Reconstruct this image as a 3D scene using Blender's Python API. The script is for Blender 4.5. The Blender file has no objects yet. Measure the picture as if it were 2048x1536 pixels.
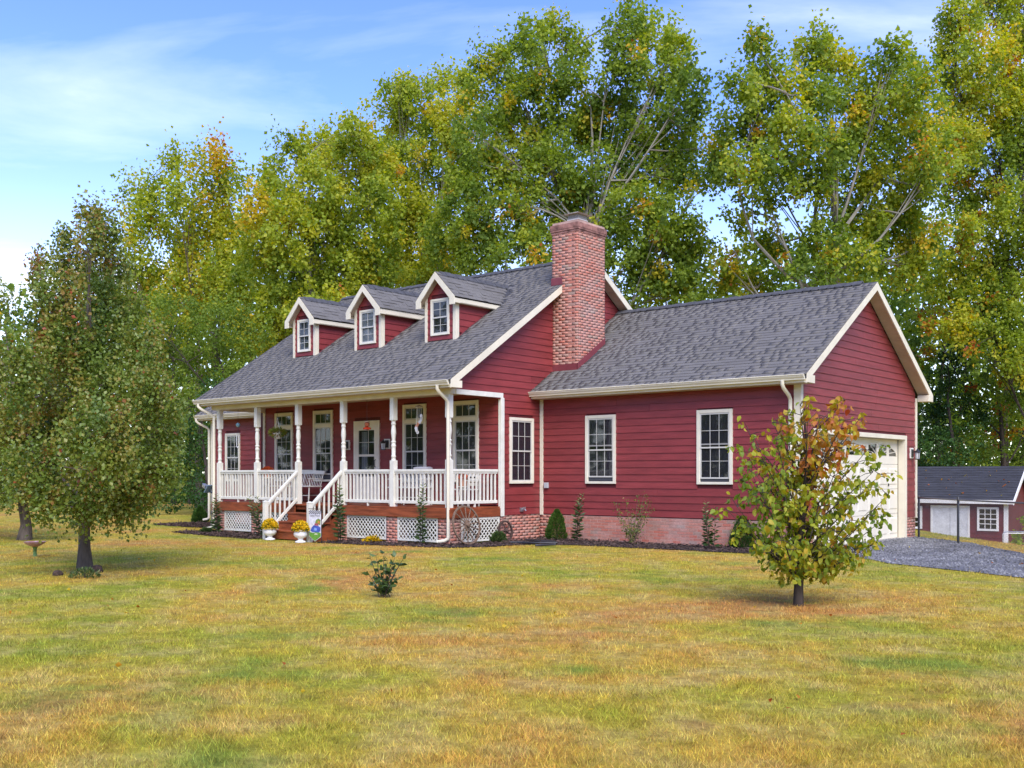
import bpy, math, random
import numpy as np
from mathutils import Vector, Matrix
R = math.radians
random.seed(7); RNG = np.random.default_rng(7)
scene = bpy.context.scene
COL = scene.collection

# ------------------------------------------------------------------ camera
F, HOR = 2077.5, 951.0                       # focal length and eye line of a 2048 px wide picture
EX = np.array([0.76192, -0.64767]); EY = np.array([0.64767, 0.76192])
CAM = np.array([9.6014, -20.7128]); EYE = 1.70
cd = bpy.data.cameras.new('camera'); cam = bpy.data.objects.new('camera', cd); COL.objects.link(cam)
cd.sensor_width = 36.0; cd.lens = 36.0 * F / 2048.0; cd.shift_y = (HOR - 768.0) / 2048.0
cd.clip_start = 0.1; cd.clip_end = 3000
cam.location = (CAM[0], CAM[1], EYE)
cam.rotation_euler = (R(90), 0, math.atan2(0.64767, 0.76192))
scene.camera = cam

# ------------------------------------------------------------------ world, sun, exposure
SUN_EL, SUN_AZ = R(46), math.atan2(-0.62, 0.78)          # direction towards the sun, from +X towards -Y
w = bpy.data.worlds.new('World'); scene.world = w; w.use_nodes = True
nt = w.node_tree; nt.nodes.clear()
def N(tree, t, **kw):
    n = tree.nodes.new(t)
    for k, v in kw.items(): setattr(n, k, v)
    return n
def L(tree, a, b): tree.links.new(a, b)
def ramp(tree, stops, interp='LINEAR'):
    n = tree.nodes.new('ShaderNodeValToRGB'); cr = n.color_ramp; cr.interpolation = interp
    while len(cr.elements) > len(stops): cr.elements.remove(cr.elements[-1])
    while len(cr.elements) < len(stops): cr.elements.new(0.5)
    for e, (p, c) in zip(cr.elements, stops):
        e.position = p; e.color = (c[0], c[1], c[2], 1) if not isinstance(c, (int, float)) else (c, c, c, 1)
    return n
sky = N(nt, 'ShaderNodeTexSky', sky_type='NISHITA', sun_disc=False)
sky.sun_elevation = SUN_EL; sky.sun_rotation = math.pi / 2 - SUN_AZ
sky.altitude = 100; sky.air_density = 1.0; sky.dust_density = 0.3; sky.ozone_density = 2.5
tc = N(nt, 'ShaderNodeTexCoord'); sep = N(nt, 'ShaderNodeSeparateXYZ'); L(nt, tc.outputs['Generated'], sep.inputs[0])
zz = N(nt, 'ShaderNodeMath', operation='ADD'); L(nt, sep.outputs[2], zz.inputs[0]); zz.inputs[1].default_value = 0.12
zm = N(nt, 'ShaderNodeMath', operation='MAXIMUM'); L(nt, zz.outputs[0], zm.inputs[0]); zm.inputs[1].default_value = 0.06
dx = N(nt, 'ShaderNodeMath', operation='DIVIDE'); L(nt, sep.outputs[0], dx.inputs[0]); L(nt, zm.outputs[0], dx.inputs[1])
dy = N(nt, 'ShaderNodeMath', operation='DIVIDE'); L(nt, sep.outputs[1], dy.inputs[0]); L(nt, zm.outputs[0], dy.inputs[1])
cmb = N(nt, 'ShaderNodeCombineXYZ'); L(nt, dx.outputs[0], cmb.inputs[0]); L(nt, dy.outputs[0], cmb.inputs[1])
mp = N(nt, 'ShaderNodeMapping'); L(nt, cmb.outputs[0], mp.inputs['Vector'])
mp.inputs['Rotation'].default_value = (0, 0, R(-44))
mp.inputs['Location'].default_value = (3.1, 1.55, 0)
cn = N(nt, 'ShaderNodeTexNoise'); mp2 = N(nt, 'ShaderNodeMapping'); mp2.inputs['Scale'].default_value = (0.42, 1.35, 1); L(nt, mp.outputs[0], mp2.inputs['Vector']); L(nt, mp2.outputs[0], cn.inputs['Vector'])
cn.inputs['Scale'].default_value = 0.9; cn.inputs['Detail'].default_value = 9; cn.inputs['Roughness'].default_value = 0.55; cn.inputs['Distortion'].default_value = 0.7
cr1 = ramp(nt, [(0.48, 0.0), (0.59, 0.30), (0.73, 0.9)]); L(nt, cn.outputs['Fac'], cr1.inputs[0])
hz = ramp(nt, [(0.0, 1.0), (0.20, 1.0), (0.30, 0.85), (0.42, 0.50), (1.0, 0.45)]); L(nt, sep.outputs[2], hz.inputs[0])   # cloud cover thickens to the horizon all round
cmul = N(nt, 'ShaderNodeMath', operation='MULTIPLY'); L(nt, cr1.outputs[0], cmul.inputs[0]); L(nt, hz.outputs[0], cmul.inputs[1])
cadd = N(nt, 'ShaderNodeMath', operation='ADD'); L(nt, cmul.outputs[0], cadd.inputs[0])
hz2 = ramp(nt, [(0.0, 0.50), (0.15, 0.30), (0.25, 0.08), (0.33, 0.0)]); L(nt, sep.outputs[2], hz2.inputs[0]); L(nt, hz2.outputs[0], cadd.inputs[1]); cadd.use_clamp = True
mixc = N(nt, 'ShaderNodeMixRGB'); L(nt, cadd.outputs[0], mixc.inputs[0]); shs = N(nt, 'ShaderNodeHueSaturation'); shs.inputs['Hue'].default_value = 0.526; shs.inputs['Saturation'].default_value = 1.24; shs.inputs['Value'].default_value = 0.78; L(nt, sky.outputs[0], shs.inputs['Color']); L(nt, shs.outputs[0], mixc.inputs[1]); mixc.inputs[2].default_value = (3.65, 3.8, 4.05, 1)
bg = N(nt, 'ShaderNodeBackground'); L(nt, mixc.outputs[0], bg.inputs['Color']); bg.inputs['Strength'].default_value = 0.15
wo = N(nt, 'ShaderNodeOutputWorld'); L(nt, bg.outputs[0], wo.inputs['Surface'])
sd = bpy.data.lights.new('sun', 'SUN'); sd.energy = 1.5; sd.angle = R(40); sd.color = (1.0, 0.95, 0.87)
sun = bpy.data.objects.new('sun', sd); COL.objects.link(sun)
sv = Vector((math.cos(SUN_EL) * math.cos(SUN_AZ), math.cos(SUN_EL) * math.sin(SUN_AZ), math.sin(SUN_EL)))
sun.rotation_euler = sv.to_track_quat('Z', 'Y').to_euler()
vs = scene.view_settings; vs.view_transform = 'Standard'; vs.look = 'None'; vs.gamma = 1; vs.exposure = 1.68; vs.use_curve_mapping = False
scene.cycles.max_bounces = 6; scene.cycles.transparent_max_bounces = 12

# ------------------------------------------------------------------ pixel helpers (only used to work out where things stand)
def ray(px):
    a = (px - 1024.0) / F
    return np.array([a * EX[0] + EX[1], a * EY[0] + EY[1]])
def at(px, py, t):                       # point at forward distance t
    p = CAM + t * ray(px); return np.array([p[0], p[1], EYE - (py - HOR) / F * t])
def ground(px, py, z=0.05):
    t = (EYE - z) * F / (py - HOR); p = CAM + t * ray(px); return np.array([p[0], p[1], z]), t
def px_of(p):
    v = np.asarray(p)[..., :2] - CAM; r = v @ np.array([EX[0], EY[0]]); t = v @ np.array([EX[1], EY[1]])
    return 1024 + F * r / t, t
def sstep(a, b, x):
    t = np.clip((x - a) / (b - a), 0, 1); return t * t * (3 - 2 * t)
def terrain(x, y):
    x = np.asarray(x, float); y = np.asarray(y, float)
    s = x * 0.786 + (y - 6.85) * 0.619
    d = -1.85 * sstep(0.9, 8.0, s)
    s2 = sstep(2, 9, y - 9) * 0
    base = 0.04 + 0.06 * sstep(-12, -4, x)
    wob = 0.03 * np.sin(x * 0.35 + 1.0) * np.cos(y * 0.31) * sstep(3.0, 9.0, np.abs(y + 1.5) + np.maximum(0, np.abs(x + 9) - 9))
    return base + d + s2 + wob

# ------------------------------------------------------------------ objects
WLOC = {}
def tag(o, label=None, cat=None, group=None, kind=None):
    if label: o['label'] = label
    if cat: o['category'] = cat
    if group: o['group'] = group
    if kind: o['kind'] = kind
    return o
def link(o, parent, loc):
    COL.objects.link(o); WLOC[o.name] = np.array(loc, float)
    if parent is not None:
        o.parent = parent; loc = np.array(loc, float) - WLOC[parent.name]
    o.location = tuple(loc)
    return o
def empty(name, loc, label, cat, group=None):
    o = bpy.data.objects.new(name, None); o.empty_display_size = 0.2
    link(o, None, loc); return tag(o, label, cat, group)
def mesh_np(name, V, Fa, mat, parent=None, smooth=False, tint=None, origin=None):
    """V (n,3) world coords, Fa (m,k) faces with k=3 or 4"""
    V = np.asarray(V, np.float32); Fa = np.asarray(Fa, np.int32)
    c = (V.min(0) + V.max(0)) / 2 if origin is None else np.array(origin)
    if origin is None: c[2] = V[:, 2].min()
    me = bpy.data.meshes.new(name); k = Fa.shape[1]
    me.vertices.add(len(V)); me.vertices.foreach_set('co', (V - c).astype(np.float32).ravel())
    me.loops.add(Fa.size); me.loops.foreach_set('vertex_index', Fa.ravel())
    me.polygons.add(len(Fa)); me.polygons.foreach_set('loop_start', np.arange(0, Fa.size, k, dtype=np.int32))
    me.polygons.foreach_set('loop_total', np.full(len(Fa), k, np.int32))
    if smooth: me.polygons.foreach_set('use_smooth', np.ones(len(Fa), bool))
    me.update(calc_edges=True)
    if tint is not None:
        a = me.attributes.new('tint', 'FLOAT', 'FACE'); a.data.foreach_set('value', np.asarray(tint, np.float32))
    me.materials.append(mat)
    o = bpy.data.objects.new(name, me); link(o, parent, c); return o
class Fr:                                     # a wall frame: u along the wall, d outwards, z up
    def __init__(s, axis, const): s.a, s.c = axis, const
    def p(s, u, d, z): return (u, s.c - d, z) if s.a == 'Y' else (s.c + d, u, z)
class MB:
    def __init__(s): s.v, s.f, s.t = [], [], []
    def add(s, vs, fs, t=0.0):
        b = len(s.v); s.v += [tuple(map(float, v)) for v in vs]; s.f += [tuple(b + i for i in f) for f in fs]; s.t += [t] * len(fs)
    def hexa(s, p, t=0.0):                    # 8 points: bottom 4 ccw, top 4 ccw
        s.add(p, [(0, 3, 2, 1), (4, 5, 6, 7), (0, 1, 5, 4), (1, 2, 6, 5), (2, 3, 7, 6), (3, 0, 4, 7)], t)
    def box(s, x0, x1, y0, y1, z0, z1, t=0.0):
        s.hexa([(x0, y0, z0), (x1, y0, z0), (x1, y1, z0), (x0, y1, z0), (x0, y0, z1), (x1, y0, z1), (x1, y1, z1), (x0, y1, z1)], t)
    def fbox(s, fr, u0, u1, d0, d1, z0, z1, t=0.0):
        P = fr.p; s.hexa([P(u0, d0, z0), P(u1, d0, z0), P(u1, d1, z0), P(u0, d1, z0), P(u0, d0, z1), P(u1, d0, z1), P(u1, d1, z1), P(u0, d1, z1)], t)
    def prism(s, poly, a, b):                 # poly list of 3D points, extruded from offset a to b (3D vectors)
        n = len(poly); A = [tuple(np.add(q, a)) for q in poly]; B = [tuple(np.add(q, b)) for q in poly]
        s.add(A + B, [tuple(range(n))[::-1], tuple(range(n, 2 * n))] + [(i, (i + 1) % n, n + (i + 1) % n, n + i) for i in range(n)])
    def tube(s, pts, rad, seg=8, cap=True, t=0.0):
        pts = [np.array(p, float) for p in pts]; n = len(pts)
        if isinstance(rad, (int, float)): rad = [rad] * n
        vs = []; prev = None
        for i in range(n):
            d = pts[min(i + 1, n - 1)] - pts[max(i - 1, 0)]; d /= (np.linalg.norm(d) + 1e-9)
            if prev is None:
                h = np.array([0, 0, 1.0]) if abs(d[2]) < 0.9 else np.array([1.0, 0, 0]); u = np.cross(h, d)
            else: u = prev - d * (prev @ d)
            u /= (np.linalg.norm(u) + 1e-9); prev = u; v = np.cross(d, u)
            for k in range(seg):
                a = 2 * math.pi * k / seg; vs.append(pts[i] + rad[i] * (math.cos(a) * u + math.sin(a) * v))
        fs = [(i * seg + k, i * seg + (k + 1) % seg, (i + 1) * seg + (k + 1) % seg, (i + 1) * seg + k) for i in range(n - 1) for k in range(seg)]
        if cap: fs += [tuple(range(seg))[::-1], tuple(range((n - 1) * seg, n * seg))]
        s.add(vs, fs, t)
    def lathe(s, c, prof, seg=20, wob=None):  # prof [(r,z)]
        vs = []
        for i, (r, z) in enumerate(prof):
            for k in range(seg):
                a = 2 * math.pi * k / seg; q = r * (1 + (wob(a, i) if wob else 0)); vs.append((c[0] + q * math.cos(a), c[1] + q * math.sin(a), c[2] + z))
        n = len(prof)
        fs = [(i * seg + k, i * seg + (k + 1) % seg, (i + 1) * seg + (k + 1) % seg, (i + 1) * seg + k) for i in range(n - 1) for k in range(seg)]
        fs += [tuple(range(seg))[::-1], tuple(range((n - 1) * seg, n * seg))]
        s.add(vs, fs)
    def build(s, name, mat, parent=None, smooth=False, bevel=0.0, tint=False):
        V = np.array(s.v); c = (V.min(0) + V.max(0)) / 2; c[2] = V[:, 2].min()
        me = bpy.data.meshes.new(name); me.from_pydata([tuple(v) for v in V - c], [], s.f); me.update()
        if smooth:
            me.polygons.foreach_set('use_smooth', np.ones(len(me.polygons), bool))
            try: me.set_sharp_from_angle(angle=R(40))
            except Exception: pass
        if tint:
            a = me.attributes.new('tint', 'FLOAT', 'FACE'); a.data.foreach_set('value', np.array(s.t, np.float32))
        me.materials.append(mat)
        o = bpy.data.objects.new(name, me); link(o, parent, c)
        if bevel:
            m = o.modifiers.new('bevel', 'BEVEL'); m.width = bevel; m.segments = 2; m.limit_method = 'ANGLE'
        return o
UNIT = {}
def unit_mesh(name, V, fs, mat):
    if name not in UNIT:
        me = bpy.data.meshes.new(name); me.from_pydata(V, [], fs); me.update(); me.materials.append(mat); UNIT[name] = me
    return UNIT[name]
CUBE = ([(x, y, z) for z in (-.5, .5) for (x, y) in ((-.5, -.5), (.5, -.5), (.5, .5), (-.5, .5))],
        [(0, 3, 2, 1), (4, 5, 6, 7), (0, 1, 5, 4), (1, 2, 6, 5), (2, 3, 7, 6), (3, 0, 4, 7)])
def piece(name, me, parent, c, scale=(1, 1, 1), rot=(0, 0, 0)):
    o = bpy.data.objects.new(name, me); link(o, parent, c); o.scale = scale; o.rotation_euler = rot; return o

# ------------------------------------------------------------------ materials
def pmat(name, col, rough=0.6, var=0.12, scale=3.0, col2=None, bump=0.0, bscale=60.0, spec=0.35, objvar=0.0, stretch=(1, 1, 1), metal=0.0, tintvar=0.0, transl=0.0, ao=None):
    m = bpy.data.materials.new(name); m.use_nodes = True; t = m.node_tree; b = t.nodes['Principled BSDF']
    g = N(t, 'ShaderNodeNewGeometry'); mp = N(t, 'ShaderNodeMapping'); L(t, g.outputs['Position'], mp.inputs['Vector']); mp.inputs['Scale'].default_value = stretch
    no = N(t, 'ShaderNodeTexNoise'); L(t, mp.outputs[0], no.inputs['Vector']); no.inputs['Scale'].default_value = scale; no.inputs['Detail'].default_value = 6; no.inputs['Roughness'].default_value = 0.6
    c2 = col2 or tuple(x * (1 - 2.2 * var) for x in col); c1 = col if col2 else tuple(min(1, x * (1 + 1.2 * var)) for x in col)
    rp = ramp(t, [(0.32, c2), (0.68, c1)]); L(t, no.outputs['Fac'], rp.inputs[0]); out = rp.outputs[0]
    if objvar or tintvar:
        oi = N(t, 'ShaderNodeObjectInfo'); at_ = N(t, 'ShaderNodeAttribute', attribute_name='tint')
        ad = N(t, 'ShaderNodeMath', operation='ADD'); L(t, oi.outputs['Random'], ad.inputs[0]); L(t, at_.outputs['Fac'], ad.inputs[1])
        fr = N(t, 'ShaderNodeMath', operation='FRACT'); L(t, ad.outputs[0], fr.inputs[0])
        mr = N(t, 'ShaderNodeMapRange'); L(t, fr.outputs[0], mr.inputs[0]); k = objvar or tintvar; mr.inputs[3].default_value = 1 - k; mr.inputs[4].default_value = 1 + k
        hs = N(t, 'ShaderNodeHueSaturation'); L(t, out, hs.inputs['Color']); L(t, mr.outputs[0], hs.inputs['Value']); out = hs.outputs[0]
    L(t, out, b.inputs['Base Color']); b.inputs['Roughness'].default_value = rough; b.inputs['Specular IOR Level'].default_value = spec; b.inputs['Metallic'].default_value = metal
    if bump:
        n2 = N(t, 'ShaderNodeTexNoise'); L(t, mp.outputs[0], n2.inputs['Vector']); n2.inputs['Scale'].default_value = bscale; n2.inputs['Detail'].default_value = 4
        bp = N(t, 'ShaderNodeBump'); L(t, n2.outputs['Fac'], bp.inputs['Height']); bp.inputs['Strength'].default_value = bump; bp.inputs['Distance'].default_value = 0.02; L(t, bp.outputs[0], b.inputs['Normal'])
    return m
def brick_mat(name):
    m = bpy.data.materials.new(name); m.use_nodes = True; t = m.node_tree; b = t.nodes['Principled BSDF']
    oi = N(t, 'ShaderNodeObjectInfo'); at_ = N(t, 'ShaderNodeAttribute', attribute_name='tint')
    ad = N(t, 'ShaderNodeMath', operation='ADD'); L(t, oi.outputs['Random'], ad.inputs[0]); L(t, at_.outputs['Fac'], ad.inputs[1])
    fr = N(t, 'ShaderNodeMath', operation='FRACT'); L(t, ad.outputs[0], fr.inputs[0])
    rp = ramp(t, [(0.0, (0.50, 0.165, 0.115)), (0.25, (0.47, 0.20, 0.145)), (0.5, (0.53, 0.245, 0.185)), (0.72, (0.42, 0.225, 0.175)), (0.86, (0.36, 0.25, 0.195)), (1.0, (0.51, 0.18, 0.125))]); L(t, fr.outputs[0], rp.inputs[0])
    g = N(t, 'ShaderNodeNewGeometry'); no = N(t, 'ShaderNodeTexNoise'); L(t, g.outputs['Position'], no.inputs['Vector']); no.inputs['Scale'].default_value = 0.9; no.inputs['Detail'].default_value = 8; no.inputs['Roughness'].default_value = 0.65
    r2 = ramp(t, [(0.52, 0.0), (0.72, 0.5)]); L(t, no.outputs['Fac'], r2.inputs[0])
    mx = N(t, 'ShaderNodeMixRGB'); L(t, r2.outputs[0], mx.inputs[0]); L(t, rp.outputs[0], mx.inputs[1]); mx.inputs[2].default_value = (0.52, 0.40, 0.36, 1)   # lime bloom
    n2 = N(t, 'ShaderNodeTexNoise'); L(t, g.outputs['Position'], n2.inputs['Vector']); n2.inputs['Scale'].default_value = 45; n2.inputs['Detail'].default_value = 5
    mu = N(t, 'ShaderNodeMixRGB', blend_type='MULTIPLY'); mu.inputs[0].default_value = 0.55; L(t, mx.outputs[0], mu.inputs[1]); r3 = ramp(t, [(0.3, 0.6), (0.65, 1.15)]); L(t, n2.outputs['Fac'], r3.inputs[0]); L(t, r3.outputs[0], mu.inputs[2])
    L(t, mu.outputs[0], b.inputs['Base Color']); b.inputs['Roughness'].default_value = 0.9; b.inputs['Specular IOR Level'].default_value = 0.15
    bp = N(t, 'ShaderNodeBump'); L(t, n2.outputs['Fac'], bp.inputs['Height']); bp.inputs['Strength'].default_value = 0.35; bp.inputs['Distance'].default_value = 0.01; L(t, bp.outputs[0], b.inputs['Normal'])
    return m
def leaf_mat(name, stops, transl=0.35, rough=0.55, spec=0.25):
    m = bpy.data.materials.new(name); m.use_nodes = True; t = m.node_tree; b = t.nodes['Principled BSDF']; out = t.nodes['Material Output']
    oi = N(t, 'ShaderNodeObjectInfo'); at_ = N(t, 'ShaderNodeAttribute', attribute_name='tint')
    rp = ramp(t, stops); L(t, at_.outputs['Fac'], rp.inputs[0])
    L(t, rp.outputs[0], b.inputs['Base Color']); b.inputs['Roughness'].default_value = rough; b.inputs['Specular IOR Level'].default_value = spec
    tr = N(t, 'ShaderNodeBsdfTranslucent'); hs = N(t, 'ShaderNodeHueSaturation'); L(t, rp.outputs[0], hs.inputs['Color']); hs.inputs['Value'].default_value = 1.5; hs.inputs['Saturation'].default_value = 1.1; L(t, hs.outputs[0], tr.inputs['Color'])
    mx = N(t, 'ShaderNodeMixShader'); mx.inputs[0].default_value = transl; L(t, b.outputs[0], mx.inputs[1]); L(t, tr.outputs[0], mx.inputs[2]); L(t, mx.outputs[0], out.inputs['Surface'])
    return m
def glass_mat(name, tint=0.75):
    m = bpy.data.materials.new(name); m.use_nodes = True; t = m.node_tree; t.nodes.remove(t.nodes['Principled BSDF']); out = t.nodes['Material Output']
    tr = N(t, 'ShaderNodeBsdfTransparent'); tr.inputs[0].default_value = (tint, tint, tint * 1.02, 1)
    gl = N(t, 'ShaderNodeBsdfGlossy'); gl.inputs['Roughness'].default_value = 0.03; gl.inputs[0].default_value = (0.95, 0.97, 1, 1)
    lw = N(t, 'ShaderNodeLayerWeight'); lw.inputs[0].default_value = 0.5
    pw = N(t, 'ShaderNodeMath', operation='POWER'); L(t, lw.outputs['Facing'], pw.inputs[0]); pw.inputs[1].default_value = 5.0
    mu = N(t, 'ShaderNodeMath', operation='MULTIPLY_ADD'); L(t, pw.outputs[0], mu.inputs[0]); mu.inputs[1].default_value = 0.9; mu.inputs[2].default_value = 0.045; mu.use_clamp = True
    mx = N(t, 'ShaderNodeMixShader'); L(t, mu.outputs[0], mx.inputs[0]); L(t, tr.outputs[0], mx.inputs[1]); L(t, gl.outputs[0], mx.inputs[2]); L(t, mx.outputs[0], out.inputs['Surface'])
    return m
def lawn_group():
    """colour of the lawn at a world position: patches of green, straw and rust"""
    g = bpy.data.node_groups.new('lawn_colour', 'ShaderNodeTree')
    g.interface.new_socket('Color', in_out='OUTPUT', socket_type='NodeSocketColor')
    go = g.nodes.new('NodeGroupOutput'); ge = N(g, 'ShaderNodeNewGeometry')
    mp = N(g, 'ShaderNodeMapping'); L(g, ge.outputs['Position'], mp.inputs['Vector']); mp.inputs['Scale'].default_value = (1, 1, 0)
    def noise(sc, det, off):
        m2 = N(g, 'ShaderNodeMapping'); L(g, mp.outputs[0], m2.inputs['Vector']); m2.inputs['Location'].default_value = off
        n = N(g, 'ShaderNodeTexNoise'); L(g, m2.outputs[0], n.inputs['Vector']); n.inputs['Scale'].default_value = sc; n.inputs['Detail'].default_value = det; n.inputs['Roughness'].default_value = 0.62; return n
    a = noise(0.22, 5, (3, 8, 0)); ra = ramp(g, [(0.38, (0.285, 0.315, 0.032)), (0.46, (0.430, 0.360, 0.042)), (0.54, (0.530, 0.352, 0.056)), (0.64, (0.515, 0.265, 0.070))]); L(g, a.outputs['Fac'], ra.inputs[0])
    b = noise(1.5, 6, (1, 2, 0)); rb = ramp(g, [(0.46, 0.0), (0.64, 0.6)]); L(g, b.outputs['Fac'], rb.inputs[0])
    m1 = N(g, 'ShaderNodeMixRGB'); L(g, rb.outputs[0], m1.inputs[0]); L(g, ra.outputs[0], m1.inputs[1]); m1.inputs[2].default_value = (0.54, 0.42, 0.145, 1)
    c = noise(0.55, 5, (9, 5, 0)); rc = ramp(g, [(0.54, 0.0), (0.68, 0.85)]); L(g, c.outputs['Fac'], rc.inputs[0])
    m2_ = N(g, 'ShaderNodeMixRGB'); L(g, rc.outputs[0], m2_.inputs[0]); L(g, m1.outputs[0], m2_.inputs[1]); m2_.inputs[2].default_value = (0.215, 0.285, 0.038, 1)
    d = noise(0.7, 4, (15, 1, 0)); rd = ramp(g, [(0.62, 0.0), (0.76, 0.7)]); L(g, d.outputs['Fac'], rd.inputs[0])
    m3 = N(g, 'ShaderNodeMixRGB'); L(g, rd.outputs[0], m3.inputs[0]); L(g, m2_.outputs[0], m3.inputs[1]); m3.inputs[2].default_value = (0.40, 0.205, 0.075, 1)
    e = noise(4.5, 6, (2, 7, 0)); re_ = ramp(g, [(0.32, 0.66), (0.5, 0.98), (0.68, 1.22)]); L(g, e.outputs['Fac'], re_.inputs[0])
    m4 = N(g, 'ShaderNodeMixRGB', blend_type='MULTIPLY'); m4.inputs[0].default_value = 0.85; L(g, m3.outputs[0], m4.inputs[1]); L(g, re_.outputs[0], m4.inputs[2])
    L(g, m4.outputs[0], go.inputs[0]); return g
LG = lawn_group()
def lawn_mat(name, mul, blades):
    m = bpy.data.materials.new(name); m.use_nodes = True; t = m.node_tree; b = t.nodes['Principled BSDF']; out = t.nodes['Material Output']
    gr = t.nodes.new('ShaderNodeGroup'); gr.node_tree = LG
    hs = N(t, 'ShaderNodeHueSaturation'); L(t, gr.outputs[0], hs.inputs['Color'])
    if blades:
        at_ = N(t, 'ShaderNodeAttribute', attribute_name='tint')
        mr = N(t, 'ShaderNodeMapRange'); L(t, at_.outputs['Fac'], mr.inputs[0]); mr.inputs[3].default_value = mul * 0.5; mr.inputs[4].default_value = mul * 1.5; L(t, mr.outputs[0], hs.inputs['Value'])
        mh = N(t, 'ShaderNodeMapRange'); sn = N(t, 'ShaderNodeMath', operation='MULTIPLY'); L(t, at_.outputs['Fac'], sn.inputs[0]); sn.inputs[1].default_value = 37.0
        fr = N(t, 'ShaderNodeMath', operation='FRACT'); L(t, sn.outputs[0], fr.inputs[0]); L(t, fr.outputs[0], mh.inputs[0]); mh.inputs[3].default_value = 0.475; mh.inputs[4].default_value = 0.53; L(t, mh.outputs[0], hs.inputs['Hue'])
        b.inputs['Specular IOR Level'].default_value = 0.2; b.inputs['Roughness'].default_value = 0.6
        L(t, hs.outputs[0], b.inputs['Base Color'])
        tr = N(t, 'ShaderNodeBsdfTranslucent'); L(t, hs.outputs[0], tr.inputs['Color'])
        mx = N(t, 'ShaderNodeMixShader'); mx.inputs[0].default_value = 0.3; L(t, b.outputs[0], mx.inputs[1]); L(t, tr.outputs[0], mx.inputs[2]); L(t, mx.outputs[0], out.inputs['Surface'])
    else:
        g = N(t, 'ShaderNodeNewGeometry'); no = N(t, 'ShaderNodeTexNoise'); L(t, g.outputs['Position'], no.inputs['Vector']); no.inputs['Scale'].default_value = 14; no.inputs['Detail'].default_value = 8; no.inputs['Roughness'].default_value = 0.75
        mr = N(t, 'ShaderNodeMapRange'); L(t, no.outputs['Fac'], mr.inputs[0]); mr.inputs[1].default_value = 0.3; mr.inputs[2].default_value = 0.7; mr.inputs[3].default_value = mul * 0.55; mr.inputs[4].default_value = mul * 1.3; L(t, mr.outputs[0], hs.inputs['Value'])
        L(t, hs.outputs[0], b.inputs['Base Color']); b.inputs['Roughness'].default_value = 0.95; b.inputs['Specular IOR Level'].default_value = 0.1
        bp = N(t, 'ShaderNodeBump'); L(t, no.outputs['Fac'], bp.inputs['Height']); bp.inputs['Strength'].default_value = 0.6; bp.inputs['Distance'].default_value = 0.04; L(t, bp.outputs[0], b.inputs['Normal'])
    return m
M = {}
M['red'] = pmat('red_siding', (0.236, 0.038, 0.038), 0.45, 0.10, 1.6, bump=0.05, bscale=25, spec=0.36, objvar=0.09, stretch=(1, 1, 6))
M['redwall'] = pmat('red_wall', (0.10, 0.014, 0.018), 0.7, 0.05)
M['trim'] = pmat('cream_trim', (0.72, 0.655, 0.50), 0.5, 0.05, 2.0, spec=0.35)
M['white'] = pmat('white_rail', (0.73, 0.71, 0.615), 0.45, 0.05, 4.0, spec=0.4)
M['gutter'] = pmat('cream_gutter', (0.74, 0.68, 0.53), 0.38, 0.05, 1.5, spec=0.5)
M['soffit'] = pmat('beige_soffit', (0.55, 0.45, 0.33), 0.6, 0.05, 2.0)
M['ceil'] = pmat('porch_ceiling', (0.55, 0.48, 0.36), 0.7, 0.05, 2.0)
M['wtrim'] = pmat('window_trim', (0.74, 0.69, 0.55), 0.45, 0.04, 3.0)
M['sash'] = pmat('window_sash', (0.56, 0.545, 0.49), 0.4, 0.04, 3.0)
M['stain'] = pmat('red_stained_wood', (0.27, 0.068, 0.025), 0.55, 0.22, 2.0, bump=0.1, bscale=30, stretch=(1, 1, 8), objvar=0.1)
M['shingle'] = pmat('grey_shingle', (0.152, 0.143, 0.131), 0.9, 0.04, 0.8, bump=0.3, bscale=220, spec=0.12, objvar=0.08)
M['deckroof'] = pmat('roof_deck', (0.06, 0.06, 0.065), 0.95, 0.1)
M['ridge'] = pmat('dark_ridge', (0.075, 0.075, 0.08), 0.9, 0.15, 8.0, bump=0.2, bscale=150)
M['brick'] = brick_mat('brick')
M['mortar'] = pmat('mortar', (0.50, 0.325, 0.265), 0.95, 0.15, 3.0, bump=0.3, bscale=80)
M['flash'] = pmat('red_flashing', (0.20, 0.045, 0.052), 0.5, 0.08)
M['dark'] = pmat('dark_interior', (0.022, 0.023, 0.028), 0.8, 0.1)
M['curtain'] = pmat('grey_curtain', (0.060, 0.063, 0.075), 0.85, 0.1, 0.6)
M['lightcurtain'] = pmat('pale_curtain', (0.42, 0.48, 0.50), 0.85, 0.1, 2.0)
M['glass'] = glass_mat('window_glass')
M['black'] = pmat('black_metal', (0.018, 0.018, 0.020), 0.4, 0.1, spec=0.5)
M['steel'] = pmat('galvanised_steel', (0.50, 0.51, 0.53), 0.35, 0.1, 8.0, metal=0.8)
M['clay'] = pmat('clay_flue', (0.46, 0.19, 0.10), 0.85, 0.1)
M['gdoor'] = pmat('garage_door', (0.76, 0.70, 0.56), 0.42, 0.03, 2.0)
M['concrete'] = pmat('concrete', (0.42, 0.40, 0.36), 0.9, 0.1, 5.0, bump=0.2)
M['urn'] = pmat('white_urn', (0.78, 0.77, 0.76), 0.35, 0.05, 4.0, spec=0.45)
M['soil'] = pmat('soil', (0.05, 0.032, 0.02), 0.95, 0.2, 20)
M['bark'] = pmat('grey_brown_bark', (0.125, 0.098, 0.075), 0.95, 0.28, 9.0, bump=0.8, bscale=26, stretch=(1, 1, 0.25))
M['darkbark'] = pmat('dark_bark', (0.060, 0.046, 0.036), 0.95, 0.28, 9.0, bump=0.8, bscale=30, stretch=(1, 1, 0.25))
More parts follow.
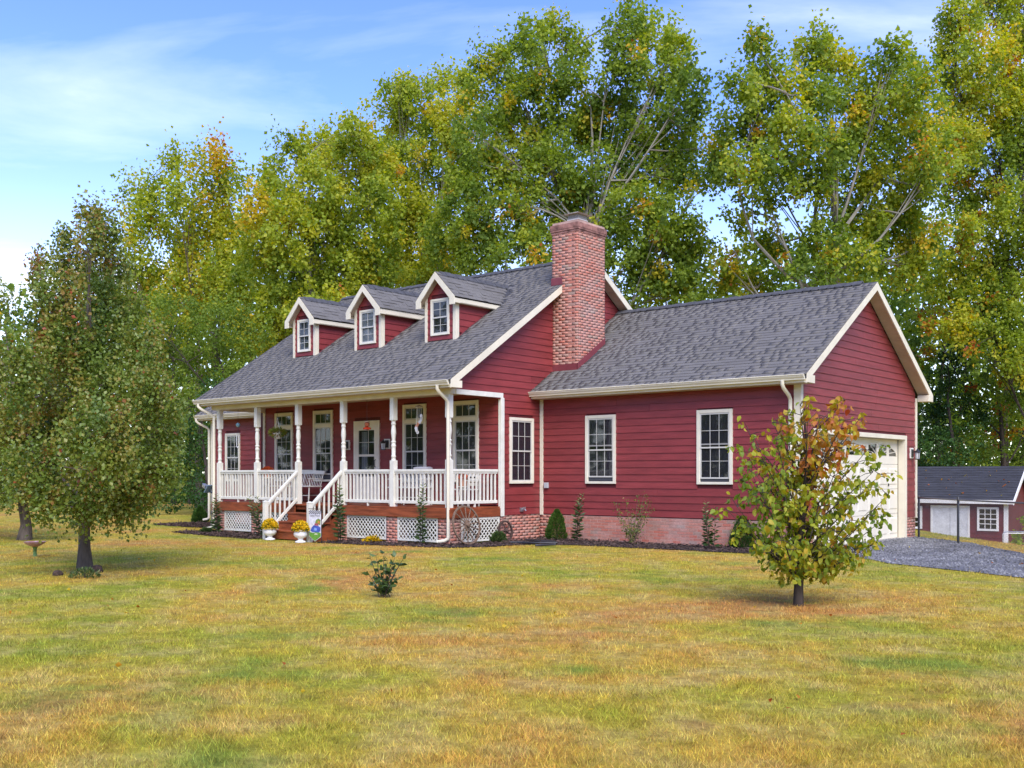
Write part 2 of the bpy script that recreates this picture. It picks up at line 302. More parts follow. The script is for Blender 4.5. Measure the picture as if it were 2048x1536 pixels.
M['palebark'] = pmat('pale_sycamore_bark', (0.27, 0.255, 0.215), 0.9, 0.2, 2.2, col2=(0.19, 0.16, 0.125), bump=0.3, bscale=12)
M['mulch'] = pmat('dark_mulch', (0.050, 0.032, 0.026), 0.95, 0.3, 14, bump=1.0, bscale=40, col2=(0.018, 0.013, 0.012))
M['chip'] = pmat('mulch_chip', (0.085, 0.055, 0.045), 0.95, 0.2, 14, tintvar=0.55)
M['gravel'] = pmat('gravel', (0.18, 0.178, 0.172), 0.95, 0.3, 26, bump=1.0, bscale=45, col2=(0.085, 0.085, 0.10))
M['stone'] = pmat('gravel_stone', (0.175, 0.173, 0.168), 0.9, 0.25, 1.1, tintvar=0.6)
M['iron'] = pmat('rusty_iron', (0.075, 0.045, 0.036), 0.75, 0.25, 18, bump=0.3)
M['oldwood'] = pmat('weathered_wood', (0.19, 0.125, 0.085), 0.85, 0.25, 12, bump=0.3, stretch=(3, 3, 3))
M['earth'] = lawn_mat('lawn_ground', 0.80, False)
M['blade'] = lawn_mat('grass_blade', 1.10, True)
GREEN = [(0.0, (0.065, 0.105, 0.020)), (0.30, (0.150, 0.225, 0.034)), (0.50, (0.285, 0.355, 0.040)), (0.68, (0.460, 0.450, 0.044)), (0.83, (0.60, 0.430, 0.036)), (0.93, (0.45, 0.17, 0.028)), (1.0, (0.34, 0.075, 0.025))]
M['leaf'] = leaf_mat('autumn_leaf', GREEN, 0.48)
M['pear'] = leaf_mat('pear_leaf', [(0.0, (0.036, 0.066, 0.014)), (0.35, (0.088, 0.145, 0.024)), (0.6, (0.170, 0.230, 0.034)), (0.78, (0.27, 0.23, 0.042)), (0.93, (0.26, 0.09, 0.03)), (1.0, (0.36, 0.07, 0.03))], 0.3, 0.4, 0.4)
M['dog'] = leaf_mat('dogwood_leaf', [(0.0, (0.11, 0.18, 0.022)), (0.3, (0.24, 0.31, 0.030)), (0.5, (0.40, 0.39, 0.034)), (0.66, (0.46, 0.32, 0.036)), (0.82, (0.48, 0.20, 0.040)), (1.0, (0.42, 0.075, 0.03))], 0.4, 0.5, 0.3)
M['ever'] = leaf_mat('evergreen', [(0.0, (0.012, 0.036, 0.010)), (0.4, (0.028, 0.075, 0.014)), (0.75, (0.065, 0.135, 0.02)), (1.0, (0.13, 0.20, 0.03))], 0.2)
M['lily'] = leaf_mat('plant_leaf', [(0.0, (0.018, 0.042, 0.012)), (0.4, (0.045, 0.085, 0.02)), (0.75, (0.12, 0.17, 0.05)), (1.0, (0.28, 0.30, 0.12))], 0.25, 0.4, 0.4)
M['mum'] = leaf_mat('flower_petal', [(0.0, (0.05, 0.09, 0.01)), (0.2, (0.09, 0.12, 0.012)), (0.3, (0.62, 0.36, 0.006)), (0.7, (0.82, 0.56, 0.01)), (1.0, (0.88, 0.72, 0.08))], 0.25)
M['redmum'] = leaf_mat('red_petal', [(0.0, (0.05, 0.08, 0.01)), (0.3, (0.35, 0.05, 0.015)), (1.0, (0.62, 0.10, 0.02))], 0.2)
# ================================================================== ground
def axis(lo, hi, a, b, st):
    mid = np.arange(a, b + 1e-6, st)
    left = a - np.geomspace(st, a - lo, 14); right = b + np.geomspace(st, hi - b, 14)
    return np.concatenate([left[::-1], mid, right])
gx = axis(-900, 900, -40, 30, 0.7); gy = axis(-900, 900, -30, 45, 0.7)
XX, YY = np.meshgrid(gx, gy); ZZ = terrain(XX, YY)
V = np.stack([XX.ravel(), YY.ravel(), ZZ.ravel()], 1); nx = len(gx)
ii, jj = np.meshgrid(np.arange(len(gy) - 1), np.arange(nx - 1), indexing='ij'); q = (ii * nx + jj).ravel()
lawn = mesh_np('lawn_ground', V, np.stack([q, q + 1, q + nx + 1, q + nx], 1), M['earth'], None, True, origin=(0, 0, 0)); tag(lawn, kind='structure')
def sheet(name, poly, mat, lift, step=0.35, thick=0.0):
    """a draped ground sheet inside polygon poly [(x,y)]"""
    P = np.array(poly); xs = np.arange(P[:, 0].min(), P[:, 0].max() + step, step); ys = np.arange(P[:, 1].min(), P[:, 1].max() + step, step)
    mb = MB()
    import mathutils
    tris = mathutils.geometry.tessellate_polygon([[Vector((p[0], p[1], 0)) for p in poly]])
    me = bpy.data.meshes.new(name); me.from_pydata([(p[0], p[1], 0) for p in poly], [], [tuple(t) for t in tris])
    import bmesh
    bm = bmesh.new(); bm.from_mesh(me)
    for _ in range(6):
        es = [e for e in bm.edges if e.calc_length() > step * 2]
        if not es: break
        bmesh.ops.subdivide_edges(bm, edges=es, cuts=1, use_grid_fill=False); bmesh.ops.triangulate(bm, faces=bm.faces[:])
    for v in bm.verts: v.co.z = float(terrain(v.co.x, v.co.y)) + lift
    bmesh.ops.recalc_face_normals(bm, faces=bm.faces[:])
    if sum(f.normal.z for f in bm.faces) < 0: bmesh.ops.reverse_faces(bm, faces=bm.faces[:])
    bm.to_mesh(me); bm.free(); me.materials.append(mat)
    o = bpy.data.objects.new(name, me); link(o, None, (0, 0, 0)); return tag(o, kind='structure')
def wavy(poly, amp=0.12, n=6, seed=1):
    r = random.Random(seed); out = []
    for i, p in enumerate(poly):
        qn = poly[(i + 1) % len(poly)]
        for k in range(n):
            f = k / n; out.append((p[0] + (qn[0] - p[0]) * f + r.uniform(-amp, amp) * (k > 0), p[1] + (qn[1] - p[1]) * f + r.uniform(-amp, amp) * (k > 0)))
    return out
DRIVE = [(0.02, 6.9), (1.0, 5.95), (2.0, 4.9), (3.0, 3.2), (3.9, 1.9), (6.3, -0.1), (10, -2.6), (18, -6.5), (30, -11), (30, -16), (17, -10), (9.5, -5.8), (5.16, -3.25), (2.6, -1.95), (1.2, -0.35), (0.55, 0.25), (0.02, 0.45)]
drive = sheet('driveway', wavy(DRIVE, 0.10, 4, 3), M['gravel'], 0.012, 0.5)
BED1 = [(-17.6, -3.55), (-17.3, -4.15), (-15.5, -4.35), (-13.2, -4.55), (-12.9, -4.3), (-12.9, -3.2), (-16.4, -3.2)]
BED2 = [(-10.75, -3.2), (-10.7, -4.45), (-9.2, -4.35), (-7.6, -4.15), (-6.4, -4.05), (-5.9, -3.3), (-5.7, -2.2), (-4.6, -1.65), (-2.6, -1.55), (-0.4, -1.45), (0.25, -1.0), (0.3, 0.02), (-7.05, 0.02), (-7.05, -3.2)]
BED3 = [(-22.6, -1.0), (-22.3, -1.9), (-20, -2.1), (-17.4, -1.9), (-16.7, -1.2), (-16.7, 0.02), (-22.4, 0.02)]
for i, b in enumerate((BED1, BED2, BED3)): sheet('mulch_bed', wavy(b, 0.07, 5, 11 + i), M['mulch'], 0.014, 0.5)
def in_poly(x, y, poly):
    x = np.asarray(x); y = np.asarray(y); c = np.zeros(x.shape, bool); n = len(poly); j = n - 1
    for i in range(n):
        xi, yi = poly[i]; xj, yj = poly[j]
        m = ((yi > y) != (yj > y)) & (x < (xj - xi) * (y - yi) / (yj - yi + 1e-12) + xi); c ^= m; j = i
    return c

# ================================================================== the house
house = empty('house', (-8.0, 1.9, 0.05), 'long red clapboard house with covered front porch, three dormers and attached garage', 'house')
XG, XL = -7.07, -16.59                       # gable wall of the main block, its left end
YF, YP, YB = -1.54, -3.24, 5.44              # front wall, porch posts, back wall
WXL = -21.66                                 # left end of the wing
ZS = 0.73                                    # underside of the siding
MS, MA, MAY, MEY = 0.655, 7.56, 1.95, -3.62  # main roof slope, apex height and line, front edge
GS, GA, GAY, GEY = 0.632, 6.26, 3.46, -0.38  # garage roof
OH = 0.30
def mroof(y): return MA - MS * abs(y - MAY)
def groof(y): return GA - GS * abs(y - GAY)
NB = [0]
def siding(part, fr, ufn, z0, z1, openings=(), e=0.166, joints=True, mat=None):
    z = z0; i = 0; r = random.Random(int(abs(fr.c) * 100) + int(z0 * 10))
    while z < z1 - 0.02:
        zt = min(z + e, z1); a0, b0 = ufn(z); a1, b1 = ufn(min(zt + 0.012, z1 if zt >= z1 else zt + 0.012))
        if b0 - a0 > 0.05 and b1 - a1 > -0.02:
            if b1 < a1: a1 = b1 = (a1 + b1) / 2
            cuts = sorted((o[0], o[1]) for o in openings if min(zt, o[3]) - max(z, o[2]) > 0.3 * (zt - z))
            segs = []; cur = None
            lo_b, lo_t = a0, a1
            for ca, cb in cuts:
                if ca > lo_b + 0.02: segs.append((lo_b, ca, lo_t, ca))
                lo_b = lo_t = max(lo_b, cb)
            if b0 > lo_b + 0.02: segs.append((lo_b, b0, lo_t, b1))
            out = []
            for s in segs:
                if joints and s[1] - s[0] > 3.4 and r.random() < 0.9:
                    m = s[0] + (s[1] - s[0]) * r.uniform(0.3, 0.7); out += [(s[0], m - 0.002, s[2], m - 0.002), (m + 0.002, s[1], m + 0.002, s[3])]
                else: out.append(s)
            for (p0, p1, q0, q1) in out:
                mb = MB(); P = fr.p; zt2 = zt + 0.010
                mb.hexa([P(p0, 0.001, z), P(p1, 0.001, z), P(p1, 0.026, z), P(p0, 0.026, z), P(q0, 0.001, zt2), P(q1, 0.001, zt2), P(q1, 0.009, zt2), P(q0, 0.009, zt2)])
                mb.build('siding_board', mat or M['red'], part); NB[0] += 1
        z += e; i += 1
def corner(fr, u0, u1, z0, z1, name='corner_board', mat=None, d=0.045): 
    mb = MB(); mb.fbox(fr, u0, u1, 0.0, d, z0, z1); return mb.build(name, mat or M['trim'], house, bevel=0.004)

# ---- windows
def window(parent, fr, u0, u1, z0, z1, cols=3, rows=2, raised=0.0, transom=None, name='window', lower_grid=True, tw=0.075, curtain='curtain', label=None):
    """u0..z1 outer edge of the trim; the window part is the trim, the rest its children"""
    mb = MB(); D = 0.055
    mb.fbox(fr, u0, u0 + tw, 0.0, D, z0, z1); mb.fbox(fr, u1 - tw, u1, 0.0, D, z0, z1)
    mb.fbox(fr, u0 + tw, u1 - tw, 0.0, D - .002, z1 - tw, z1); mb.fbox(fr, u0 + tw, u1 - tw, 0.0, D - .002, z0, z0 + tw * 0.75)
    if transom: mb.fbox(fr, u0 + tw, u1 - tw, 0.0, D - .003, transom - 0.09, transom)
    W = mb.build(name, M['wtrim'], parent, bevel=0.004)
    if label: W['label'] = label
    a, b = u0 + tw, u1 - tw
    m = MB(); m.fbox(fr, a, b, 0.0005, 0.003, z0 + tw * .75, z1 - tw); m.build('interior', M['dark'], W)
    # curtain: a gently folded sheet
    n = 26; cv = []; cz0, cz1 = z0 + tw, z1 - tw
    for k in range(n + 1):
        u = a + (b - a) * k / n; d = 0.0065 + 0.0028 * math.sin(k * 1.9) + 0.001 * math.sin(k * 0.7)
        cv += [fr.p(u, d, cz0), fr.p(u, d, cz1)]
    m = MB(); m.add(cv, [(2 * k, 2 * k + 2, 2 * k + 3, 2 * k + 1) for k in range(n)]); m.build('curtain', M[curtain], W)
    def sash(ua, ub, za, zb, c, r, d, grid=True):
        sw = 0.034; m = MB()
        m.fbox(fr, ua, ua + sw, d - .004, d + 0.016, za, zb); m.fbox(fr, ub - sw, ub, d - .004, d + 0.016, za, zb)
        m.fbox(fr, ua + sw, ub - sw, d - .004, d + 0.015, zb - sw, zb); m.fbox(fr, ua + sw, ub - sw, d - .004, d + 0.015, za, za + sw)
        m.build('sash', M['sash'], W)
        ia, ib, ja, jb = ua + sw, ub - sw, za + sw, zb - sw
        if grid and (c > 1 or r > 1):
            m = MB(); g = 0.0055
            for k in range(1, c): uu = ia + (ib - ia) * k / c; m.fbox(fr, uu - g, uu + g, d + .001, d + 0.011, ja, jb)
            for k in range(1, r): z_ = ja + (jb - ja) * k / r; m.fbox(fr, ia, ib, d + .0015, d + 0.0105, z_ - g, z_ + g)
            m.build('muntin', M['sash'], W)
        for k in range(c):
            for l in range(r):
                m = MB(); g = 0.005
                m.fbox(fr, ia + (ib - ia) * k / c + g * (k > 0), ia + (ib - ia) * (k + 1) / c - g * (k < c - 1), d, d + 0.004, ja + (jb - ja) * l / r + g * (l > 0), ja + (jb - ja) * (l + 1) / r - g * (l < r - 1))
                m.build('pane', M['glass'], W)
    zb0 = z0 + tw * 0.75; top = (transom - 0.09) if transom else z1 - tw
    mid = zb0 + (top - zb0) * 0.5
    sash(a, b, mid - 0.02, top, cols, rows, 0.026)
    sash(a, b, zb0 + raised, mid + 0.02 + raised, cols, rows, 0.014)
    if transom: sash(a, b, transom, z1 - tw, cols, 1, 0.024)
    return W

# ---- walls
fGF = Fr('Y', 0.0); fGG = Fr('X', 0.0); fMG = Fr('X', XG); fMF = Fr('Y', YF); fWF = Fr('Y', 0.0)
# garage front wall
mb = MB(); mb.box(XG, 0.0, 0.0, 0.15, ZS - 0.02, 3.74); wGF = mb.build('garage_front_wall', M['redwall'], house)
GW = [(-5.60, -4.70, 1.50, 3.17), (-2.47, -1.57, 1.50, 3.18)]
siding(wGF, fGF, lambda z: (XG + 0.02, -0.05), ZS, 3.72, GW)
window(house, fGF, *GW[0], raised=0.10); window(house, fGF, *GW[1], raised=0.07)
corner(fGF, XG + 0.03, XG + 0.13, ZS - 0.03, 3.70); corner(fGF, -0.12, -0.002, ZS - 0.03, 3.72)
# garage gable wall
mb = MB(); mb.prism([(0, 0.16, 2.66), (0, 6.92, 2.66), (0, 6.92, 3.72), (0, GAY, groof(GAY) - 0.12), (0, 0.16, 3.82)], (-0.15, 0, 0), (0, 0, 0)); mb.box(-.15, 0, .16, .66, .61, 2.66); mb.box(-.15, 0, 6.16, 6.92, .61, 2.66); wGG = mb.build('garage_gable_wall', M['redwall'], house)
DOOR = (0.62, 6.20, 0.0, 2.72)
siding(wGG, fGG, lambda z: (max(0.04, GAY - (groof(GAY) - 0.20 - z) / GS), min(6.88, GAY + (groof(GAY) - 0.20 - z) / GS)), 0.63, groof(GAY) - 0.2, [DOOR])
corner(fGG, -0.045, 0.07, ZS - 0.10, 3.76); corner(fGG, 6.86, 6.965, 0.60, 3.72)
mb = MB(); mb.box(-7.0, -0.2, 6.76, 6.9, 0.1, 3.72); mb.build('back_wall', M['redwall'], house)
# main gable wall
mb = MB(); mb.prism([(XG, YF, ZS - .02), (XG, 5.44, ZS - .02), (XG, 7.1, 3.9), (XG, MAY, MA - 0.14), (XG, YP - 0.06, 3.86), (XG, YP - 0.06, 3.74), (XG, YF, 3.74)], (-0.15, 0, 0), (0, 0, 0)); wMG = mb.build('main_gable_wall', M['redwall'], house)
def mgu(z):
    hi = MAY + (MA - 0.20 - z) / MS; lo = MAY - (MA - 0.20 - z) / MS
    return (max(lo, -3.28 if z > 3.70 else YF + 0.10), min(hi, 5.4) if z > 3.3 else -0.002)
MGW = (-1.23, -0.30, 1.50, 3.14)
siding(wMG, fMG, mgu, ZS, MA - 0.22, [MGW])
window(house, fMG, *MGW)
# main front wall under the porch
mb = MB(); mb.box(XL, XG, YF, YF + 0.15, 0.3, 3.9); wMF = mb.build('porch_wall', M['redwall'], house)
PW = [(-16.0, -15.14, 1.53, 3.56), (-14.2, -13.33, 1.53, 3.56), (-10.47, -9.6, 1.53, 3.57), (-8.64, -7.76, 1.53, 3.58)]
PD = (-12.42, -11.38, 0.95, 3.20)
siding(wMF, fMF, lambda z: (XL + 0.1, XG - 0.055), 0.97, 3.74, PW + [PD], joints=False)
for i, p in enumerate(PW): window(house, fMF, *p, transom=3.17, raised=0.14 if i == 1 else (0.10 if i == 0 else 0.0))
corner(fMF, XL, XL + 0.10, 0.9, 3.74)
mb = MB(); mb.box(XL - .15, XL, YF, 5.4, 0.3, 3.9); mb.build('left_wall', M['redwall'], house)
mb = MB(); mb.box(XL, XG - .2, 5.3, 5.44, 0.3, 4.9); mb.build('back_wall', M['redwall'], house)
# wing
mb = MB(); mb.box(WXL, XL, 0.0, 0.15, 0.5, 3.66); wWF = mb.build('wing_wall', M['redwall'], house)
WW = (-20.82, -19.98, 1.50, 3.13)
siding(wWF, fWF, lambda z: (WXL + 0.1, XL - .16), ZS, 3.64, [WW], joints=False)
window(house, fWF, *WW); corner(fWF, WXL - .02, WXL + 0.10, ZS - .03, 3.66)
mb = MB(); mb.box(WXL - 0.02, WXL + .12, 0.16, 5.0, 0.5, 3.66); mb.build('wing_end_wall', M['redwall'], house)

# ---- brick foundation, piers and chimney: all bricks collected, the largest in view become parts
BR = []                                      # (part, centre, size, normal axis)
BL, BH, MO = 0.200, 0.058, 0.0135
def brickwork(part, fr, u0, u1, z0, z1, zlow=None, corner_lap=0.0):
    z = z0; row = 0; rr = random.Random(5)
    while z < z1 - 0.02:
        h = min(BH, z1 - z - 0.001); off = (BL + MO) / 2 if row % 2 else 0.0; u = u0 - off
        while u < u1 - 0.015:
            a, b = max(u, u0), min(u + BL, u1)
            if b - a > 0.035 and (zlow is None or z > zlow((a + b) / 2) - 0.03):
                d = rr.uniform(-0.0015, 0.0025)
                c = fr.p((a + b) / 2, -0.02 + 0.0085 + d, z + h / 2)
                sz = (b - a, 0.045, h) if fr.a == 'Y' else (0.045, b - a, h)
                BR.append((part, np.array(c), sz, fr.a))
            u += BL + MO
        z += BH + MO; row += 1
def core(name, x0, x1, y0, y1, z0, z1):
    mb = MB(); mb.box(x0, x1, y0, y1, z0, z1); return mb.build(name, M['mortar'], house)
fd = core('foundation', XG, 0.004, -0.006, 0.2, -0.3, ZS - .02); brickwork(fd, Fr('Y', 0.0), XG + 0.01, 0.0, 0.065, ZS - 0.005)
fd2 = core('foundation', XG - 0.2, XG + 0.006, YF + .01, 0.0, -0.3, ZS - .02); brickwork(fd2, fMG, YF, -0.01, 0.05, ZS - 0.005)
fd3 = core('foundation', -0.2, 0.006, 6.22, 6.905, -0.6, 0.62); brickwork(fd3, fGG, 6.22, 6.90, -0.08, 0.625)
fd4 = core('foundation', -0.2, 0.0062, 0.21, 0.62, -0.3, 0.62); brickwork(fd4, fGG, 0.0, 0.62, 0.05, 0.625)
fd5 = core('foundation', WXL, XL - .2, 0.01, 0.2, -0.3, ZS - .02); brickwork(fd5, fWF, WXL + .01, -20.0, 0.02, ZS - 0.005)
PX = [-16.37, -14.57, -12.75, -10.91, -9.05, -7.17]
for i, x in enumerate(PX):
    wd = 0.19; x0, x1 = (x - wd, x + wd) if 0 < i < 5 else ((x - 0.08, x + 0.30) if i == 0 else (x - 0.30, x + 0.08))
    pc = core('brick_pier', x0 + .004, x1 + (.006 if i == 5 else -.004), YP - 0.066, YP + 0.30, -0.2, 0.70); brickwork(pc, Fr('Y', YP - 0.06), x0, x1, 0.03, 0.70)
    if i == 5: brickwork(pc, Fr('X', x1), YP - 0.045, YP + 0.30, 0.03, 0.70)
CX, CY0, CY1, CZ = -6.26, 0.52, 1.71, 7.93
chim = core('chimney', XG + .01, CX + .006, CY0 - .006, CY1 - .004, 3.8, CZ + 0.3)
brickwork(chim, Fr('Y', CY0), XG + .0, CX + .011, 4.40, CZ, None)
brickwork(chim, Fr('X', CX), CY0 + .031, CY1, 4.40, CZ, lambda u: groof(u) + 0.02)
for k, (o_, za, zb) in enumerate(((0.022, CZ, CZ + 0.055), (0.04, CZ + 0.057, CZ + 0.105), (0.045, CZ + 0.107, CZ + 0.235))):
    mb = MB(); mb.box(XG - o_, CX + o_, CY0 - o_, CY1 + o_, za, zb); mb.build('corbel_course', pmat('weathered_brick_%d' % k, (0.31, 0.15, 0.12), 0.92, 0.3, 6.0, bump=0.4, bscale=40), chim, bevel=0.006)
mb = MB(); mb.hexa([(XG - .02, CY0 - .02, CZ + .237), (CX + .02, CY0 - .02, CZ + .237), (CX + .02, CY1 + .02, CZ + .237), (XG - .02, CY1 + .02, CZ + .237), (XG + .18, CY0 + .18, CZ + .30), (CX - .18, CY0 + .18, CZ + .30), (CX - .18, CY1 - .18, CZ + .30), (XG + .18, CY1 - .18, CZ + .30)]); mb.build('crown', M['concrete'], chim)
cxm, cym = (XG + CX) / 2, (CY0 + CY1) / 2 - 0.05
mb = MB(); mb.box(cxm - .17, cxm + .17, cym - .2, cym + .2, CZ + .28, CZ + .42); mb.build('flue', M['clay'], chim, bevel=.01)
mb = MB(); mb.box(cxm - .18, cxm + .18, cym - .21, cym + .21, CZ + .405, CZ + .43)
mb.build('cap_band', pmat('pale_band', (.60, .57, .52), .5, .1), chim)
mb = MB(); mb.box(cxm - .165, cxm + .165, cym - .195, cym + .195, CZ + .43, CZ + .56); mb.build('cap_mesh', pmat('spark_mesh', (0.30, 0.28, 0.25), 0.6, 0.3, 90), chim)
mb = MB(); e_ = .27; mb.hexa([(cxm - e_, cym - e_ - .03, CZ + .56), (cxm + e_, cym - e_ - .03, CZ + .56), (cxm + e_, cym + e_ + .03, CZ + .56), (cxm - e_, cym + e_ + .03, CZ + .56), (cxm - .04, cym - .04, CZ + .65), (cxm + .04, cym - .04, CZ + .65), (cxm + .04, cym + .04, CZ + .65), (cxm - .04, cym + .04, CZ + .65)]); mb.build('cap_lid', pmat('pale_cap', (.62, .58, .50), .5, .1), chim)
# flashing
mb = MB(); z_ = groof(CY0); mb.box(XG - .01, CX + .012, CY0 - .02, CY0 + .0, z_ - .02, z_ + .16); mb.build('flashing', M['flash'], chim)
mb = MB(); mb.prism([(CX + .012, CY0 - .02, groof(CY0) - .01), (CX + .012, CY1, groof(CY1) - .02), (CX + .012, CY1, groof(CY1) + .17), (CX + .012, CY0 - .02, groof(CY0) + .16)], (-.014, 0, 0), (0.012, 0, 0)); mb.build('flashing', M['flash'], chim)
mb = MB(); z_ = mroof(CY0); mb.box(XG - .03, XG + OH + .03, CY0 - .016, CY0 + .0, z_ - .0, z_ + .19); mb.build('flashing', M['flash'], chim)

# ---- roofs: a deck slab, then shingles course by course
SH = []                                       # (part, corner point, width, rotation, normal hint)
def slab(name, p0, p1, p2, p3, th=0.10):      # four top corners
    mb = MB(); mb.hexa([(p[0], p[1], p[2] - th) for p in (p0, p1, p2, p3)] + [p0, p1, p2, p3]); return mb.build(name, M['deckroof'], house)
EXPO = 0.142
def shingles(part, x0, x1, y0, ylast, slope, zf, skip=None, xclip=None):
    """courses on a slope rising towards +y from y0 to ylast"""
    th = math.atan(slope); n = int((ylast - y0) / math.cos(th) / EXPO) + 1; r = random.Random(int(abs(x0 * 7) + abs(y0 * 13)))
    for i in range(n):
        y = y0 + i * EXPO * math.cos(th)
        if y > ylast - 0.03: break
        x = x0 + r.uniform(-0.25, 0); xa, xb = (x0, x1) if xclip is None else xclip(y)
        while x < xb:
            wv = r.choice((0.14, 0.18, 0.22, 0.26, 0.32, 0.38)); a, b = max(x, xa), min(x + wv, xb)
            if b - a > 0.03 and not (skip and skip((a + b) / 2, y + 0.06)):
                SH.append((part, np.array([a, y, zf(y)]), b - a - 0.004, th, r.choice((0.012, 0.013, 0.015, 0.016))))
            x += wv
DX = [(-14.83, -13.88), (-12.13, -11.12), (-9.40, -8.38)]; DYF, DZE, DAP = -1.75, 6.30, 7.02
def in_dormer(x, y):
    for a, b in DX:
        if a - 0.02 < x < b + 0.02 and DYF < y < -0.02: return True
        m = (a + b) / 2; ymax = -0.05 + (1.15) * (1 - abs(x - m) / ((b - a) / 2 + 0.2))
        if abs(x - m) < (b - a) / 2 + 0.18 and -0.3 < y < ymax: return True
    return False
XR0, XR1 = XL - 0.42, XG + OH + 0.03
mr_ = slab('main_roof', (XR0, MEY - .03, mroof(MEY - .03)), (XR1, MEY - .03, mroof(MEY - .03)), (XR1, MAY, MA), (XR0, MAY, MA))
mrb = slab('main_roof_back', (XR0, MAY, MA), (XR1, MAY, MA), (XR1, 7.5, mroof(7.5)), (XR0, 7.5, mroof(7.5)))
shingles(mr_, XR0, XR1 + .012, MEY - .07, MAY - .05, MS, mroof, lambda x, y: in_dormer(x, y) or (x > XG and y > CY0 - .05))
gr_ = slab('garage_roof', (XG, GEY - .03, groof(GEY - .03)), (OH + .03, GEY - .03, groof(GEY - .03)), (OH + .03, GAY, GA), (XG, GAY, GA))
grb = slab('garage_roof_back', (XG, GAY, GA), (OH + .03, GAY, GA), (OH + .03, 7.34, groof(7.34)), (XG, 7.34, groof(7.34)))
shingles(gr_, XG, OH + .042, GEY - .07, GAY - .05, GS, groof, lambda x, y: x < CX + .03 and CY0 - .02 < y < CY1)
WS, WEY, WEZ = 0.62, -0.38, 3.80
def wroof(y): return WEZ + WS * (y - WEY)
wr_ = slab('wing_roof', (-22.05, WEY - .03, wroof(WEY - .03)), (XL - .16, WEY - .03, wroof(WEY - .03)), (XL - .16, 2.5, wroof(2.5)), (-22.05, 2.5, wroof(2.5)))
shingles(wr_, -22.06, XL - .42, WEY - .07, 2.4, WS, wroof)
def tubeish_ridge(part, x0, x1, y, z, s):
    n = int((x1 - x0) / 0.2); mb = MB()
    for k in range(n):
        a = x0 + (x1 - x0) * k / n; b = x0 + (x1 - x0) * (k + 1) / n + 0.03; h = 0.012 + 0.010 * ((k % 2))
        mb.hexa([(a, y - .14, z - .14 * s + .004), (b, y - .14, z - .14 * s + .004), (b, y, z + .004), (a, y, z + .004), (a, y - .14, z - .14 * s + .010 + h), (b, y - .14, z - .14 * s + .010 + h), (b, y, z + .014 + h), (a, y, z + .014 + h)])
        mb.hexa([(a, y, z + .004), (b, y, z + .004), (b, y + .14, z - .14 * s + .004), (a, y + .14, z - .14 * s + .004), (a, y, z + .014 + h), (b, y, z + .014 + h), (b, y + .14, z - .14 * s + .012 + h), (a, y + .14, z - .14 * s + .012 + h)])
    # vent below the caps
    mb.build('ridge_cap', M['ridge'], part)
tubeish_ridge(mr_, XR0, XR1 - .02, MAY, MA + .028, MS); tubeish_ridge(gr_, XG + .04, OH - .35, GAY, GA + .028, GS)

# ---- rakes, soffits, fascia, gutters
def rake(xf, ya, yb, zf, name='rake_board', h=0.19, th=0.035, mat=None, drop=0.012):
    mb = MB(); mb.prism([(xf, ya, zf(ya) - h - drop), (xf, yb, zf(yb) - h - drop), (xf, yb, zf(yb) - drop), (xf, ya, zf(ya) - drop)], (0, 0, 0), (th, 0, 0)); return mb.build(name, mat or M['trim'], house, bevel=.003)
def rsoff(xw, xf, ya, yb, zf, dz=0.16):
    n = int(abs(yb - ya) / 0.10); mb = MB()
    for k in range(n):
        y0, y1 = ya + (yb - ya) * k / n, ya + (yb - ya) * (k + 1) / n - 0.006
        mb.hexa([(xw, y0, zf(y0) - dz - .02), (xf, y0, zf(y0) - dz - .02), (xf, y1, zf(y1) - dz - .02), (xw, y1, zf(y1) - dz - .02), (xw, y0, zf(y0) - dz), (xf, y0, zf(y0) - dz), (xf, y1, zf(y1) - dz), (xw, y1, zf(y1) - dz)])
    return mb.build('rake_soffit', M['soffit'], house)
rake(XG + OH, MEY - .02, CY0 - .018, mroof); rake(XG + OH, MAY, 7.45, mroof); rsoff(XG + .03, XG + OH, MEY + .1, CY0, mroof); rsoff(XG + .03, XG + OH, CY1, 7.4, mroof)
rake(OH, GEY - .02, GAY, groof); rake(OH, GAY, 7.31, groof); rsoff(.03, OH, GEY + .1, GAY, groof); rsoff(.03, OH, GAY, 7.25, groof)
for (xw, xf, ya, yb, zt) in ((XG + .028, XG + OH + .036, MEY - .015, -3.26, mroof(MEY)), (.047, OH + .036, GEY - .015, 0.0, groof(GEY)), (.047, OH + .036, 6.97, 7.305, groof(7.3))):
    mb = MB(); mb.box(xw, xf, ya, yb, zt - 0.20, zt - 0.035); mb.build('cornice_return', M['trim'], house, bevel=.004)
def eave(x0, x1, y, zf, yw, side=-1, gut=True):
    z = zf(y)
    mb = MB(); mb.box(x0, x1, y, y + .03, z - .20, z - .03); mb.build('fascia', M['trim'], house)
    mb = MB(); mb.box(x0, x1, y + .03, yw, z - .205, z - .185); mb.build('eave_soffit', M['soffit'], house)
    if gut:
        prof = [(0, -.03), (-.075, -.03), (-.085, -.038), (-.115, -.03), (-.122, -.03), (-.124, -.045), (-.112, -.052), (-.100, -.085), (-.075, -.118), (-.07, -.145), (0, -.145)]
        mb = MB(); mb.prism([(x0 - .02, y + a, z + b + .0) for a, b in prof], (0, 0, 0), (x1 - x0 + .04, 0, 0)); mb.build('gutter', M['gutter'], house)
eave(XR0, XR1 - .06, MEY, mroof, YP - .09); eave(XG + .02, OH - .02, GEY, groof, 0.0); eave(-22.03, XL - .43, WEY, wroof, 0.0)
def downspout(pts, w=0.075, d=0.06):
    mb = MB(); mb.tube(pts, [w * 0.56] * len(pts), 8); mb.build('downspout', M['gutter'], house, smooth=True)
